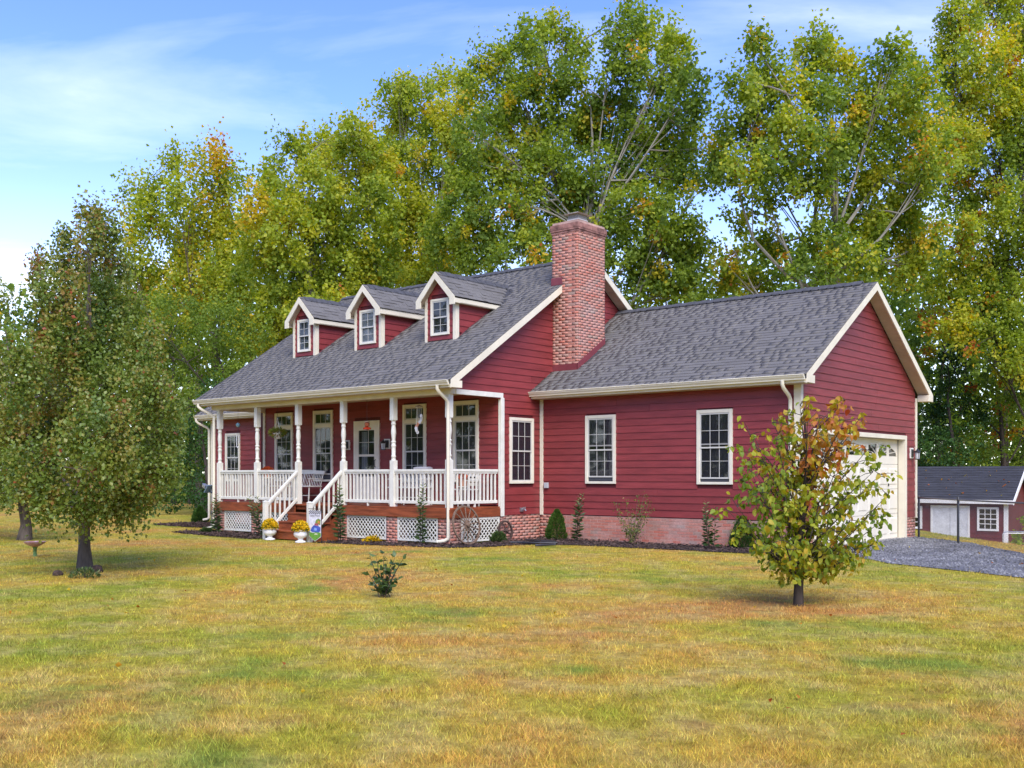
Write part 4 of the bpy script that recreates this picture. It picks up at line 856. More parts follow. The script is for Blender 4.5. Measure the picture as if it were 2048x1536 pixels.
def tree(name, label, base_px, t0, lobes, bark, leafmat, leaf, per_m2, tint=(0.45, 0.12), hot=0.0, hot_val=0.86, trunk_r=0.3, top=None, depth=0.9, seed=1, cat='tree', group=None, sub_r=(0.30, 0.66), upright=0.35, branch_r=1.0, lean=0.0, mult=1.0, shell=0.4, ground_z=None, stray_p=.24, lpc=70):
    """lobes: (px, py, rx, ry [,dt [,tintshift]]) given as seen at distance t0; each becomes an ellipsoid of leaf clumps in the crown"""
    rng = np.random.default_rng(seed); g = CAM + t0 * ray(base_px); gz = float(terrain(g[0], g[1])) - 0.1 if ground_z is None else ground_z
    root = empty(name, (g[0], g[1], gz), label, cat, group); base = np.array([g[0], g[1], gz])
    pts = []; 
    for lb in lobes:
        px, py, rx, ry = lb[:4]; dt = lb[4] if len(lb) > 4 else rng.normal() * depth * 1.3; ts = lb[5] if len(lb) > 5 else rng.normal() * 0.05
        pts.append((at(px, py, t0 + dt) * 1.0, rx / F * t0, ry / F * t0, ts))
    cz = max(p[0][2] + p[2] for p in pts); cen = np.mean([p[0] for p in pts], 0)
    ztop = base[2] + .80 * (cz - base[2]) if top is None else top
    # trunk
    tp = np.array([cen[0] * .6 + base[0] * .4, cen[1] * .6 + base[1] * .4, ztop]); n = 12
    tr = bez(base, np.array([base[0] + lean, base[1], (base[2] + ztop) * .5]), tp, n); tr[1:-1, :2] += rng.normal(size=(n - 2, 2)) * trunk_r * .25
    rad = trunk_r * (1 - np.linspace(0, 1, n) ** 0.8 * .93); rad[0] *= 1.35
    mb = MB(); mb.tube(tr, list(rad), 10, cap=True); mb.build('trunk', bark, root, smooth=True)
    segs = []; Cs = []; Ax = []; Sz = []; Ti = []
    R_ = np.array([EX[0], EY[0], 0]); Fw = np.array([EX[1], EY[1], 0]); Up = np.array([0, 0, 1.0])
    limbs = []
    for li, (c, rx, ry, ts) in enumerate(pts):
        # limb from trunk
        zt = base[2] + (c[2] - base[2]) * rng.uniform(.45, .72); zt = min(max(zt, base[2] + .22 * (ztop - base[2])), ztop); f = np.clip((zt - base[2]) / (ztop - base[2]), 0, 1)
        idx = f * (n - 1); i0 = int(min(idx, n - 2)); s = tr[i0] + (tr[i0 + 1] - tr[i0]) * (idx - i0)
        mid = s + (c - s) * .5 + np.array([0, 0, -.08 * np.linalg.norm(c - s)]) + rng.normal(size=3) * .13 * np.linalg.norm(c - s)
        r0 = trunk_r * .30 * branch_r * (1 - .5 * f)
        if li % 3 and limbs:                      # grow from the nearest limb below instead of the trunk
            cand = [q for q in limbs if q[2] < c[2] + .3] or limbs; s = min(cand, key=lambda q: np.linalg.norm(q - c)); mid = (s + c) / 2 + rng.normal(size=3) * .16 * np.linalg.norm(c - s); r0 *= .55
        bz = bez(s, mid, c + np.array([0, 0, ry * .35]), 6); limbs += [bz[3], bz[4]]; segs.append((bz, r0 * np.linspace(1, .16, 6)))
        rz = (rx + ry) / 2 * depth
        area = math.pi * rx * ry; nl = int(area * per_m2 * mult); sr = rng.uniform(*sub_r, size=400)
        ns = max(4, int(nl / lpc)); d = unit(rng.normal(size=(ns, 3))); rr = rng.random(ns) ** (1 / 3.0) * (1 - shell) + shell * rng.random(ns) ** .35
        stray = rng.random(ns) < stray_p; rr = np.where(stray, rng.uniform(1.0, 1.38, ns), rr)     # sprigs reaching past the mass
        off = d * rr[:, None] * np.array([rx, rz, ry]); sc = c + off[:, :1] * R_ + off[:, 1:2] * Fw + off[:, 2:3] * Up
        sr = rng.uniform(*sub_r, size=ns) * np.where(stray, .75, 1.0)
        for k in range(ns):
            if k % 3 == 0:
                st = bz[rng.integers(2, 6)]; segs.append((bez(st, (st + sc[k]) / 2 + rng.normal(size=3) * .12, sc[k], 4), r0 * .30 * np.linspace(1, .2, 4)))
            m = int(rng.poisson(lpc * (.5 if stray[k] else 1.0))) + 3; o = rng.normal(size=(m, 3)) * sr[k] * np.array([.43, .43, .43 * (1 + upright)])
            Cs.append(sc[k] + o); Ax.append(unit(o + rng.normal(size=(m, 3)) * .5) + np.array([0, 0, -.45]))
            Sz.append(leaf * rng.uniform(.65, 1.3, m)); tt = tint[0] + ts + rng.normal() * tint[1] * .8
            if rng.random() < hot * (hot > .05): tt = hot_val + rng.normal() * .06
            hgt = (o[:, 2] / (sr[k] + 1e-6)) * .02
            tl = tt + rng.normal(size=m) * tint[1] * .45 + hgt
            if hot <= .05: tl = np.where(rng.random(m) < hot, hot_val + rng.normal(size=m) * .05, tl)
            Ti.append(np.clip(tl, 0.02, 1))
    C = np.concatenate(Cs); A = np.concatenate(Ax); S = np.concatenate(Sz); T = np.concatenate(Ti)
    mb = tubes_np(segs, 5); mb.build('branches', bark, root, smooth=True)['kind'] = 'stuff'
    Vv, Fv, kf = leaf_arrays(C, S, A, rng); cr = mesh_np('crown', Vv, Fv, leafmat, root, tint=np.repeat(T, kf))
    return root, len(C)
NLEAF = 0
def T_(*a, **k):
    global NLEAF; r, n = tree(*a, **k); NLEAF += n; return r
GB = 'tall trees behind the house'
# tall thin yellowing tree on the left
T_('poplar_tree', 'thin airy yellowing tree with separate upright tufts, leftmost of the tall trees', 400, 54, [(270, 385, 30, 26), (300, 375, 24, 30), (340, 325, 22, 30), (355, 400, 30, 45), (425, 315, 26, 30), (455, 340, 26, 45), (395, 345, 18, 34), (480, 370, 20, 20), (290, 440, 38, 45), (350, 480, 45, 55), (420, 430, 42, 65), (455, 480, 40, 55), (265, 500, 32, 42), (320, 570, 50, 50), (390, 560, 55, 60), (450, 580, 55, 55), (280, 610, 45, 45), (360, 640, 50, 40)], M['bark'], M['leaf'], .18, 420, tint=(.57, .10), hot=.07, hot_val=.76, trunk_r=.22, seed=3, group=GB, upright=.9, sub_r=(.4, .75), depth=.8)
T_('sycamore_tree', 'yellow green tree rising behind the left dormer', 620, 51, [(585, 300, 32, 34), (640, 300, 45, 50), (700, 275, 40, 38), (555, 370, 42, 50), (620, 390, 60, 55), (700, 350, 60, 65), (750, 320, 40, 55), (520, 430, 36, 50), (580, 460, 60, 60), (660, 460, 70, 65), (740, 430, 60, 70), (520, 520, 50, 50), (600, 550, 75, 60), (690, 550, 75, 60), (760, 530, 60, 60), (560, 610, 70, 50), (640, 620, 70, 50), (530, 680, 60, 50), (600, 700, 50, 40)], M['palebark'], M['leaf'], .18, 440, tint=(.55, .09), hot=.05001, hot_val=.72, trunk_r=.32, seed=4, group=GB, upright=.3)
T_('sycamore_tree', 'bright yellow green tree between the left dormer tree and the tallest tree', 850, 56, [(795, 185, 36, 38), (840, 165, 34, 26), (890, 165, 34, 28), (930, 180, 26, 40), (780, 240, 40, 50), (845, 240, 50, 55), (910, 240, 45, 60), (770, 320, 40, 60), (830, 330, 60, 60), (900, 330, 60, 70), (790, 420, 60, 60), (860, 430, 60, 60), (810, 510, 60, 50), (890, 510, 70, 50), (840, 560, 60, 40)], M['palebark'], M['leaf'], .175, 450, tint=(.57, .08), hot=.05001, hot_val=.72, trunk_r=.32, seed=5, group=GB, upright=.3)
T_('sycamore_tree', 'tallest broad green tree behind the brick chimney with two pointed tops', 1180, 47, [(1105, 55, 32, 42), (1060, 85, 36, 40), (1140, 100, 36, 50), (1010, 130, 36, 40), (965, 125, 24, 34), (1080, 150, 55, 50), (1225, 70, 28, 36), (1270, 40, 36, 46), (1310, 75, 40, 44), (1350, 95, 32, 40), (1250, 130, 50, 50), (1330, 150, 55, 50), (1375, 190, 34, 60), (1160, 190, 60, 55), (980, 210, 50, 60), (1050, 230, 65, 60), (1120, 270, 70, 60), (1210, 240, 70, 65), (1290, 230, 65, 60), (1360, 270, 50, 50), (1430, 300, 34, 28), (950, 300, 55, 65), (1020, 330, 70, 65), (1100, 350, 75, 60), (1190, 350, 80, 65), (1280, 330, 70, 60), (1350, 350, 55, 45), (1410, 350, 40, 30), (930, 400, 50, 60), (1000, 430, 70, 60), (1080, 450, 70, 55), (1180, 450, 80, 55), (1270, 430, 70, 60), (1340, 440, 55, 45), (950, 490, 60, 50), (1040, 510, 70, 40), (1250, 520, 80, 50), (1330, 520, 60, 50), (1385, 510, 45, 40), (1290, 580, 70, 40), (1380, 570, 50, 40), (880, 470, 40, 60)], M['palebark'], M['leaf'], .175, 450, tint=(.40, .11), hot=.0501, hot_val=.78, trunk_r=.42, seed=6, group=GB, upright=.2)
T_('sycamore_tree', 'spreading tree with pale bare limbs showing, behind the garage ridge', 1680, 44, [(1505, 95, 24, 36), (1530, 130, 28, 34), (1480, 175, 34, 34), (1540, 190, 40, 44), (1605, 120, 24, 40), (1640, 85, 26, 36), (1650, 140, 40, 40), (1600, 190, 40, 40), (1700, 135, 34, 30), (1770, 125, 36, 36), (1800, 150, 30, 40), (1840, 170, 36, 40), (1475, 245, 40, 36), (1530, 260, 50, 45), (1590, 250, 45, 45), (1660, 210, 55, 45), (1730, 200, 50, 45), (1790, 220, 55, 50), (1850, 240, 45, 50), (1500, 320, 50, 40), (1570, 330, 55, 45), (1650, 290, 60, 45), (1730, 280, 60, 50), (1810, 300, 60, 50), (1870, 320, 40, 50), (1470, 340, 34, 26), (1620, 370, 50, 34), (1690, 370, 55, 40), (1770, 370, 60, 45), (1840, 390, 50, 50), (1530, 400, 45, 30), (1720, 450, 70, 45), (1790, 450, 60, 45), (1640, 470, 45, 34), (1480, 440, 34, 20), (1550, 490, 50, 26), (1470, 510, 45, 22), (1700, 530, 70, 40), (1790, 530, 60, 45), (1620, 540, 60, 30), (1520, 560, 60, 30), (1850, 480, 50, 55), (1440, 560, 45, 30)], M['palebark'], M['leaf'], .175, 450, tint=(.46, .12), hot=.07, hot_val=.76, trunk_r=.46, seed=8, group=GB, upright=.35, branch_r=.9)
T_('maple_tree', 'tree on the right edge of the picture turning yellow and rust', 2085, 53, [(1900, 70, 34, 40), (1930, 25, 34, 40), (1985, 20, 45, 50), (2045, 30, 50, 60), (1895, 140, 30, 36), (1950, 110, 50, 50), (2020, 120, 60, 55), (2090, 120, 60, 70), (1920, 200, 45, 50), (1990, 210, 60, 60), (2070, 220, 60, 70), (1910, 290, 45, 55), (1975, 300, 60, 60), (2050, 320, 60, 60), (1905, 380, 45, 50), (1970, 400, 60, 55), (2050, 420, 60, 60), (1900, 470, 50, 50), (1970, 500, 60, 50), (2050, 520, 60, 60), (1890, 560, 50, 50), (1950, 590, 60, 50), (2040, 610, 60, 60), (1900, 650, 50, 40), (1990, 690, 60, 50), (2060, 720, 50, 60)], M['darkbark'], M['leaf'], .175, 450, tint=(.50, .12), hot=.07, hot_val=.86, trunk_r=.34, seed=9, group=GB, upright=.3)
# understorey
GU = 'shorter trees at the edge of the wood'
T_('locust_tree', 'soft grey green tree with dark forked trunks left of the house', 480, 48, [(300, 640, 60, 60), (370, 620, 60, 60), (440, 640, 60, 60), (500, 680, 50, 60), (280, 720, 55, 60), (350, 710, 65, 65), (420, 730, 65, 60), (480, 770, 45, 50), (290, 810, 55, 55), (360, 810, 60, 60), (420, 830, 45, 60), (320, 890, 55, 50), (390, 910, 40, 55)], M['darkbark'], M['leaf'], .12, 300, tint=(.32, .07), trunk_r=.22, seed=11, group=GU, upright=.0, depth=.9)
T_('locust_tree', 'dark green tree hanging over the left wing roof', 415, 44, [(400, 850, 40, 45), (395, 920, 30, 50), (350, 930, 45, 45), (400, 980, 26, 40), (340, 990, 50, 36), (440, 790, 40, 40)], M['darkbark'], M['ever'], .11, 380, tint=(.45, .12), trunk_r=.14, seed=12, group=GU, upright=0)
T_('cedar_tree', 'dense dark evergreen tree standing behind the small shed', 1905, 54, [(1905, 700, 30, 50), (1890, 770, 45, 50), (1920, 830, 60, 45), (1870, 850, 45, 45), (1900, 900, 65, 45), (1850, 910, 40, 50)], M['darkbark'], M['ever'], .12, 380, tint=(.42, .14), trunk_r=.22, seed=13, group=GU, upright=-.2)
T_('oak_tree', 'green tree with rust leaves behind the shed, beside the evergreen', 2010, 57, [(1960, 660, 45, 45), (2020, 760, 60, 55), (1975, 790, 45, 50), (2060, 820, 60, 60), (1990, 860, 50, 50), (2050, 900, 60, 50), (1850, 620, 40, 40), (1840, 690, 40, 50), (1955, 900, 45, 40)], M['darkbark'], M['leaf'], .16, 230, tint=(.34, .12), hot=.10, hot_val=.9, trunk_r=.26, seed=14, group=GU, upright=0)
# the far wood as one mass
def far_wood():
    rng = np.random.default_rng(21); C, A, S, Tt = [], [], [], []
    for px in np.arange(-500, 2600, 26):
        t = rng.uniform(62, 84); top = 600 + 90 * math.sin(px * .006 + 1) + rng.uniform(-60, 50)
        if px < 500: top -= 20
        for py in np.arange(top, 1010, 44):
            c = at(px + rng.uniform(-15, 15), py, t); m = 60; o = rng.normal(size=(m, 3)) * .85; C.append(c + o); A.append(o + rng.normal(size=(m, 3)) * .4); S.append(rng.uniform(.28, .6, m)); Tt.append(np.clip(.27 + rng.normal() * .09 + rng.normal(size=m) * .07 + (rng.random() < .05) * .4, 0, 1))
    for an in np.arange(0, 2 * math.pi, .05):       # the wood goes on all round the clearing
        d = np.array([math.cos(an), math.sin(an)]); c0 = CAM + d * rng.uniform(55, 75); xx, tt_ = px_of(c0)
        if tt_ > 0 and -520 < xx < 2620: continue
        for z in np.arange(1, rng.uniform(12, 19), 2.0):
            m = 26; o = rng.normal(size=(m, 3)) * 1.6; C.append(np.array([c0[0], c0[1], z]) + o); A.append(o); S.append(rng.uniform(.8, 1.5, m)); Tt.append(np.clip(.3 + rng.normal(size=m) * .1, 0, 1))
    C = np.concatenate(C); V, Fa, k = leaf_arrays(C, np.concatenate(S), np.concatenate(A), rng, wid=.5)
    o = mesh_np('far_wood', V, Fa, M['leaf'], None, tint=np.repeat(np.concatenate(Tt), k)); tag(o, 'far dark green wood seen in gaps behind the trees', 'wood', kind='stuff')
far_wood()
mb = MB(); rng0 = random.Random(4)
for px in range(-480, 2580, 46):
    p = at(px + rng0.uniform(-15, 15), 900, rng0.uniform(60, 72)); z0 = float(terrain(p[0], p[1])) - .5; h = rng0.uniform(9, 15); mb.tube([(p[0], p[1], z0), (p[0] + rng0.uniform(-.3, .3), p[1], z0 + h * .5), (p[0] + rng0.uniform(-.7, .7), p[1], z0 + h)], [.2, .16, .05], 6, cap=False)
o = mb.build('far_trunks', M['darkbark'], None); tag(o, 'thin dark trunks inside the far wood', 'wood', kind='stuff')

# pears in front
PL = [(170, 460, 26, 40), (215, 455, 30, 42), (125, 510, 30, 50), (180, 530, 50, 55), (232, 535, 26, 46), (75, 560, 24, 50), (120, 600, 45, 55), (200, 620, 60, 60), (255, 620, 28, 50), (75, 660, 30, 55), (130, 690, 55, 60), (215, 700, 60, 60), (285, 700, 34, 50), (40, 750, 45, 60), (120, 780, 65, 60), (210, 790, 70, 60), (300, 790, 50, 60), (345, 820, 30, 40), (30, 850, 50, 60), (110, 870, 65, 60), (200, 880, 70, 60), (290, 880, 60, 55), (350, 890, 30, 40), (60, 940, 50, 45), (140, 960, 60, 50), (230, 960, 65, 50), (310, 950, 45, 45), (100, 1000, 45, 34), (170, 1010, 50, 34), (240, 1020, 40, 30), (285, 1000, 34, 34)]
pear = T_('pear_tree', 'dense egg shaped dark green tree with dark trunk on the left lawn', 170, 17.7, PL, M['bark'], M['pear'], .062, 3600, tint=(.62, .12), hot=.005, hot_val=.92, trunk_r=.115, top=5.2, seed=31, group='pear trees on the left lawn', upright=.9, sub_r=(.13, .26), depth=.95, shell=.35, lpc=80, stray_p=.08)
PL2 = [(-60, 560, 40, 60), (0, 600, 30, 50), (-100, 680, 60, 70), (-20, 700, 50, 60), (-100, 800, 70, 70), (0, 810, 60, 60), (-60, 900, 70, 60), (30, 900, 50, 50), (-20, 970, 60, 45), (60, 960, 45, 45), (90, 900, 40, 50), (-100, 980, 50, 40), (100, 985, 36, 30)]
T_('pear_tree', 'second dark green tree half out of frame at the left edge', 48, 27.0, PL2, M['bark'], M['pear'], .075, 1200, tint=(.58, .12), hot=.005, hot_val=.92, trunk_r=.16, top=5.5, seed=32, group='pear trees on the left lawn', upright=.6, sub_r=(.18, .34), depth=.9)
print('leaves', NLEAF)

# dogwood: 300 largest leaves are parts, the rest one crown mesh
def dogwood():
    rng = np.random.default_rng(41); t0 = 12.9; g = CAM + t0 * ray(1597); gz = float(terrain(*g)); base = np.array([g[0], g[1], gz - .03])
    root = empty('dogwood_tree', (g[0], g[1], gz), 'young dogwood with drooping green, orange and red leaves in front of the garage', 'tree')
    def P(px, py, dt=0.0): return at(px, py, t0 + dt)
    mb = MB(); tp = np.array([base, P(1597, 1180), P(1600, 1120), P(1604, 1040), P(1612, 960), P(1612, 880), P(1608, 820)]); mb.tube(tp, [.068, .058, .05, .042, .03, .018, .006], 10); mb.build('trunk', M['darkbark'], root, smooth=True)
    tips = [(1552, 880), (1520, 900), (1485, 895), (1545, 845), (1500, 940), (1480, 960), (1525, 985), (1455, 1020), (1475, 1015), (1500, 1055), (1520, 1060), (1560, 950), (1580, 830), (1600, 810), (1615, 845), (1640, 830), (1655, 880), (1690, 800), (1690, 840), (1725, 830), (1700, 870), (1680, 920), (1735, 900), (1745, 945), (1700, 960), (1760, 950), (1720, 990), (1775, 990), (1740, 1030), (1765, 1040), (1700, 1040), (1735, 1085), (1700, 1095), (1745, 1090), (1670, 1105), (1650, 1080), (1640, 1000), (1620, 920), (1580, 900), (1570, 1000), (1560, 1060), (1540, 1095), (1575, 1105), (1590, 1080), (1620, 1040), (1660, 1010), (1600, 980), (1500, 870), (1530, 925), (1660, 950), (1580, 945), (1545, 1030), (1690, 1075), (1605, 1110), (1655, 860)]
    segs = []; C, A, S, Tt = [], [], [], []
    for (px, py) in tips:
        e = P(px, py, rng.normal() * .38); f = np.clip((1170 - py - rng.uniform(40, 140)) / 380, .22, .88); idx = f * 6; i0 = int(idx); s = tp[i0] + (tp[min(i0 + 1, 6)] - tp[i0]) * (idx - i0)
        bz = bez(s, (s + e) / 2 + np.array([0, 0, -.05]), e, 7); segs.append((bz, .014 * np.linspace(1, .2, 7)))
        warm = np.clip(.36 + .32 * (py < 880) + .10 * math.sin(px * .02) + rng.normal() * .14 + (px < 1480) * .14, .05, .95)
        for k in range(2, 7):
            for sd in range(3):
                q = bz[k] + rng.normal(size=3) * .055; q2 = q + rng.normal(size=3) * np.array([.09, .09, .05]); segs.append((np.array([bz[k], (bz[k] + q2) / 2 + np.array([0, 0, .015]), q2]), np.array([.005, .004, .002])))
                for j in range(rng.integers(4, 7)):
                    C.append(q2 + rng.normal(size=3) * .03); d = rng.normal(size=3) * np.array([.7, .7, .3]); d[2] -= .9; A.append(d); S.append(rng.uniform(.06, .105)); Tt.append(np.clip(warm + rng.normal() * .13, 0, 1))
    mb = tubes_np(segs, 5); mb.build('branches', M['darkbark'], root, smooth=True)
    C, A, S, Tt = np.array(C), np.array(A), np.array(S), np.array(Tt)
    _, t = px_of(C); order = np.argsort(-(S / t)); big = order[:300]; small = order[300:]
    V, Fa, k = leaf_arrays(C[small], S[small], A[small], rng, wid=.34, fold=.10, tri4=True); mesh_np('crown', V, Fa, M['dog'], root, smooth=True, tint=np.repeat(Tt[small], k))['kind'] = 'stuff'
    shapes = []
    for q in range(12):                        # twelve leaf shapes, shared
        V, Fa, k = leaf_arrays(np.zeros((1, 3)), np.ones(1), np.array([[0, 0, -1.0]]), np.random.default_rng(60 + q), wid=.34, fold=.10, tri4=True)
        me = bpy.data.meshes.new('leaf'); me.from_pydata([tuple(v) for v in V], [], [tuple(f) for f in Fa]); me.update(); a = me.attributes.new('tint', 'FLOAT', 'FACE'); a.data.foreach_set('value', np.full(k, (q + .5) / 12 * .85 + .05, np.float32)); me.polygons.foreach_set('use_smooth', np.ones(k, bool)); me.materials.append(M['dog']); shapes.append(me)
    for i in big:
        q = int(np.clip((Tt[i] - .05) / .85 * 12, 0, 11)); rot = Vector(A[i]).to_track_quat('-Z', 'Y') @ Vector((0, 0, 1)).to_track_quat('Z', 'Y')
        eul = (rot @ Matrix.Rotation(rng.uniform(0, 6.28), 3, 'Z').to_quaternion()).to_euler(); piece('leaf', shapes[q], root, C[i], (S[i],) * 3, eul)
dogwood()

# small broad-leaved bush on the lawn
def bush():
    rng = np.random.default_rng(51); t0 = 13.8; g = CAM + t0 * ray(765); gz = float(terrain(*g)); base = np.array([g[0], g[1], gz])
    root = empty('laurel_bush', base, 'small glossy dark green bush alone on the open lawn', 'bush')
    tips = [(742, 1118), (752, 1112), (768, 1106), (790, 1114), (806, 1118), (800, 1130), (738, 1150), (748, 1165), (780, 1140), (795, 1160), (760, 1140), (775, 1120), (788, 1130), (765, 1165), (782, 1172), (752, 1182)]
    st = MB(); C, A, S, Tt = [], [], [], []
    for px, py in tips:
        e = at(px, py, t0 + rng.normal() * .09); bz = bez(base + rng.normal(size=3) * np.array([.03, .03, 0]), (base + e) / 2 + np.array([0, 0, .04]), e, 6); st.tube(bz, [.007, .006, .005, .005, .004, .002], 6)
        for k in range(1, 6):
            for j in range(2):
                d = rng.normal(size=3); d[2] = abs(d[2]) * .5 + .1; C.append(bz[k]); A.append(d); S.append(rng.uniform(.07, .115)); Tt.append(np.clip(.36 + rng.normal() * .16 + (k == 5) * .15, 0, 1))
    st.build('stems', M['darkbark'], root, smooth=True); C, A, S, Tt = map(np.array, (C, A, S, Tt))
    for i in range(len(C)):
        V, Fa, k = leaf_arrays(C[i:i + 1], S[i:i + 1], A[i:i + 1], rng, wid=.27, fold=.08, tri4=True); mesh_np('leaf', V, Fa, M['lily'], root, smooth=True, tint=np.full(k, Tt[i]))
bush()
# ================================================================== planting round the house
def onY_(px, py, Y):
    d = ray(px); t = (Y - CAM[1]) / d[1]; return np.array([CAM[0] + t * d[0], Y, EYE - (py - HOR) / F * t]), t
def onX_(px, py, X):
    d = ray(px); t = (X - CAM[0]) / d[0]; return np.array([X, CAM[1] + t * d[1], EYE - (py - HOR) / F * t]), t
def stalk_plant(px, py, top_px, top_py, label, seed, leafL=.18, n=44, Y=None, dens=1.0, pale=.2):
    rng = np.random.default_rng(seed); g, t = ground(px, py, .09) if Y is None else onY_(px, py, Y); g[2] = float(terrain(g[0], g[1])) + .01
    e = at(top_px, top_py, t); root = empty('lily_plant', g, label, 'plant', 'leafy stalks in the flower beds')
    C, A, S, Tt = [], [], [], []; mb = MB()
    for s in range(4):
        o = rng.normal(size=3) * np.array([.035, .035, 0]); h = rng.uniform(.72, 1.0); tip = g + o * 2.2 + (e - g) * h; bz = bez(g + o, (g + tip) / 2 + o, tip, 8); mb.tube(bz, list(np.linspace(.007, .003, 8)), 5)
        m = int(n * h * dens)
        for k in range(m):
            f = (k + .5) / m * .93 + .06; p = g + o + (tip - g - o) * f; an = k * 2.4 + s; d = np.array([math.cos(an), math.sin(an), .55 - .5 * (1 - f)]); C.append(p); A.append(d); S.append(leafL * rng.uniform(.7, 1.15) * (1.05 - .5 * f ** 2)); Tt.append(np.clip(.30 + .38 * f ** 3 + rng.normal() * .10 + pale * (f > .85), 0, 1))
    mb.build('stalks', M['lily'] if False else M['darkbark'], root); V, Fa, k = leaf_arrays(np.array(C), np.array(S), np.array(A), rng, wid=.17, fold=.05); mesh_np('leaves', V, Fa, M['lily'], root, tint=np.repeat(Tt, k)); return root
stalk_plant(432, 1062, 428, 986, 'tall leafy stalk at the left front corner of the porch', 1, Y=-3.65)
stalk_plant(520, 1064, 501, 990, 'leaning leafy stalk between the two left lattice panels', 2, Y=-3.8)
stalk_plant(680, 1076, 676, 968, 'tall leafy stalk just right of the porch steps', 3, leafL=.18, Y=-3.85)
stalk_plant(843, 1086, 845, 962, 'tall leafy stalk in front of the middle right lattice panel', 4, leafL=.16, Y=-3.75)
stalk_plant(1155, 1082, 1166, 978, 'leafy stalk between the round green conifer and the first garage window', 5, leafL=.17, pale=.3, Y=-.75)
stalk_plant(1421, 1092, 1416, 997, 'leafy stalk below the second garage window', 6, leafL=.17, pale=.3, Y=-.75)
def mound(name, label, cat, px, py, w_px, h_px, seed, mat, n=1500, leaf=.05, tint=(.45, .15), cone=False, Y=None, group=None, up=.6, wid=.2, zg=None):
    rng = np.random.default_rng(seed); g, t = ground(px, py, .09); g[2] = float(terrain(g[0], g[1])); w, h = w_px / F * t / 2, h_px / F * t
    root = empty(name, g, label, cat, group); d = unit(rng.normal(size=(n, 3))); d[:, 2] = np.abs(d[:, 2]); r = rng.random(n) ** .3
    f = rng.random(n)
    if cone:
        prof = np.interp(f, [0, .12, .35, .7, 1], [.72, 1, .95, .62, .06]); an = rng.random(n) * 6.283; rr = prof * w * (1 - .25 * rng.random(n) ** 2) * (1 + .10 * np.sin(an * 5 + f * 9))
        C = g + np.stack([rr * np.cos(an), rr * np.sin(an), f * h * .96], 1); A = np.stack([np.cos(an) * .6, np.sin(an) * .6, np.full(n, .9)], 1) + rng.normal(size=(n, 3)) * .25; C[:, 2] -= .02
    else:
        C = g + d * r[:, None] * np.array([w, w, h * .85]); A = d + np.array([0, 0, up]) + rng.normal(size=(n, 3)) * .3
    T_ = np.clip(tint[0] + rng.normal(size=n) * tint[1], 0, 1); V, Fa, k = leaf_arrays(C, leaf * rng.uniform(.6, 1.3, n), A, rng, wid=wid)
    mb = MB(); mb.tube([g - np.array([0, 0, .03]), g + np.array([0, 0, h * .6])], [.02, .008], 6); mb.build('stem', M['darkbark'], root); mesh_np('foliage', V, Fa, mat, root, tint=np.repeat(T_, k)); return root
mound('arborvitae', 'small plump bright green conifer beside the inner corner of the house', 'shrub', 1114, 1079, 42, 62, 1, M['ever'], 5200, .055, (.72, .15), True, group='small conifers')
mound('arborvitae', 'small dark green conifer behind the left side of the dogwood', 'shrub', 1485, 1098, 46, 66, 2, M['ever'], 5200, .055, (.50, .15), True, group='small conifers')
mound('arborvitae', 'small green conifer at the far left end of the house', 'shrub', 400, 1043, 30, 34, 3, M['ever'], 3500, .07, (.58, .14), True, group='small conifers')
mound('flower_mound', 'low yellow flowers in the mulch right of the steps', 'flowers', 748, 1081, 46, 12, 4, M['mum'], 700, .05, (.40, .2), wid=.4)
mound('grass_clump', 'pale green clump at the foot of the wagon wheel', 'plant', 922, 1086, 34, 34, 5, M['lily'], 420, .16, (.70, .14), up=1.6, wid=.07)
mound('low_shrub', 'small green shrub between the wagon wheel and the iron wheel', 'shrub', 996, 1084, 34, 24, 6, M['lily'], 700, .06, (.45, .15), wid=.3)
mound('low_shrub', 'small dark shrub near the left corner of the porch', 'shrub', 412, 1063, 24, 12, 7, M['lily'], 500, .06, (.4, .15), wid=.3)
mound('sapling', 'thin weeds growing at the foot of the dark pear trunk', 'plant', 170, 1158, 60, 22, 8, M['lily'], 260, .05, (.6, .2), wid=.25)
def open_shrub():
    rng = np.random.default_rng(9); g, t = onY_(1265, 1083, -.65); g[2] = float(terrain(g[0], g[1])); root = empty('crape_myrtle', g, 'open twiggy shrub with bronze green leaves between the garage windows', 'shrub'); mb = MB(); C, A, S, Tt = [], [], [], []
    for (px, py) in ((1232, 1010), (1240, 1030), (1252, 1005), (1262, 1022), (1275, 1000), (1288, 990), (1296, 1008), (1300, 1020), (1284, 1030), (1270, 1040), (1246, 1045), (1258, 1060), (1292, 1000)):
        e = at(px, py, t + rng.normal() * .15); bz = bez(g, (g + e) / 2 + np.array([0, 0, -.06]), e, 7); mb.tube(bz, list(np.linspace(.010, .003, 7)), 5)
        for k in range(2, 7):
            m = 9; C.append(bz[k] + rng.normal(size=(m, 3)) * .05); A.append(rng.normal(size=(m, 3)) + np.array([0, 0, .2])); S.append(rng.uniform(.035, .065, m)); Tt.append(np.clip(rng.normal(.42, .2, m), 0, .9))
    mb.build('stems', M['oldwood'], root); V, Fa, k = leaf_arrays(np.concatenate(C), np.concatenate(S), np.concatenate(A), rng, wid=.3); mesh_np('foliage', V, Fa, M['pear'], root, tint=np.repeat(np.concatenate(Tt), k))
open_shrub()
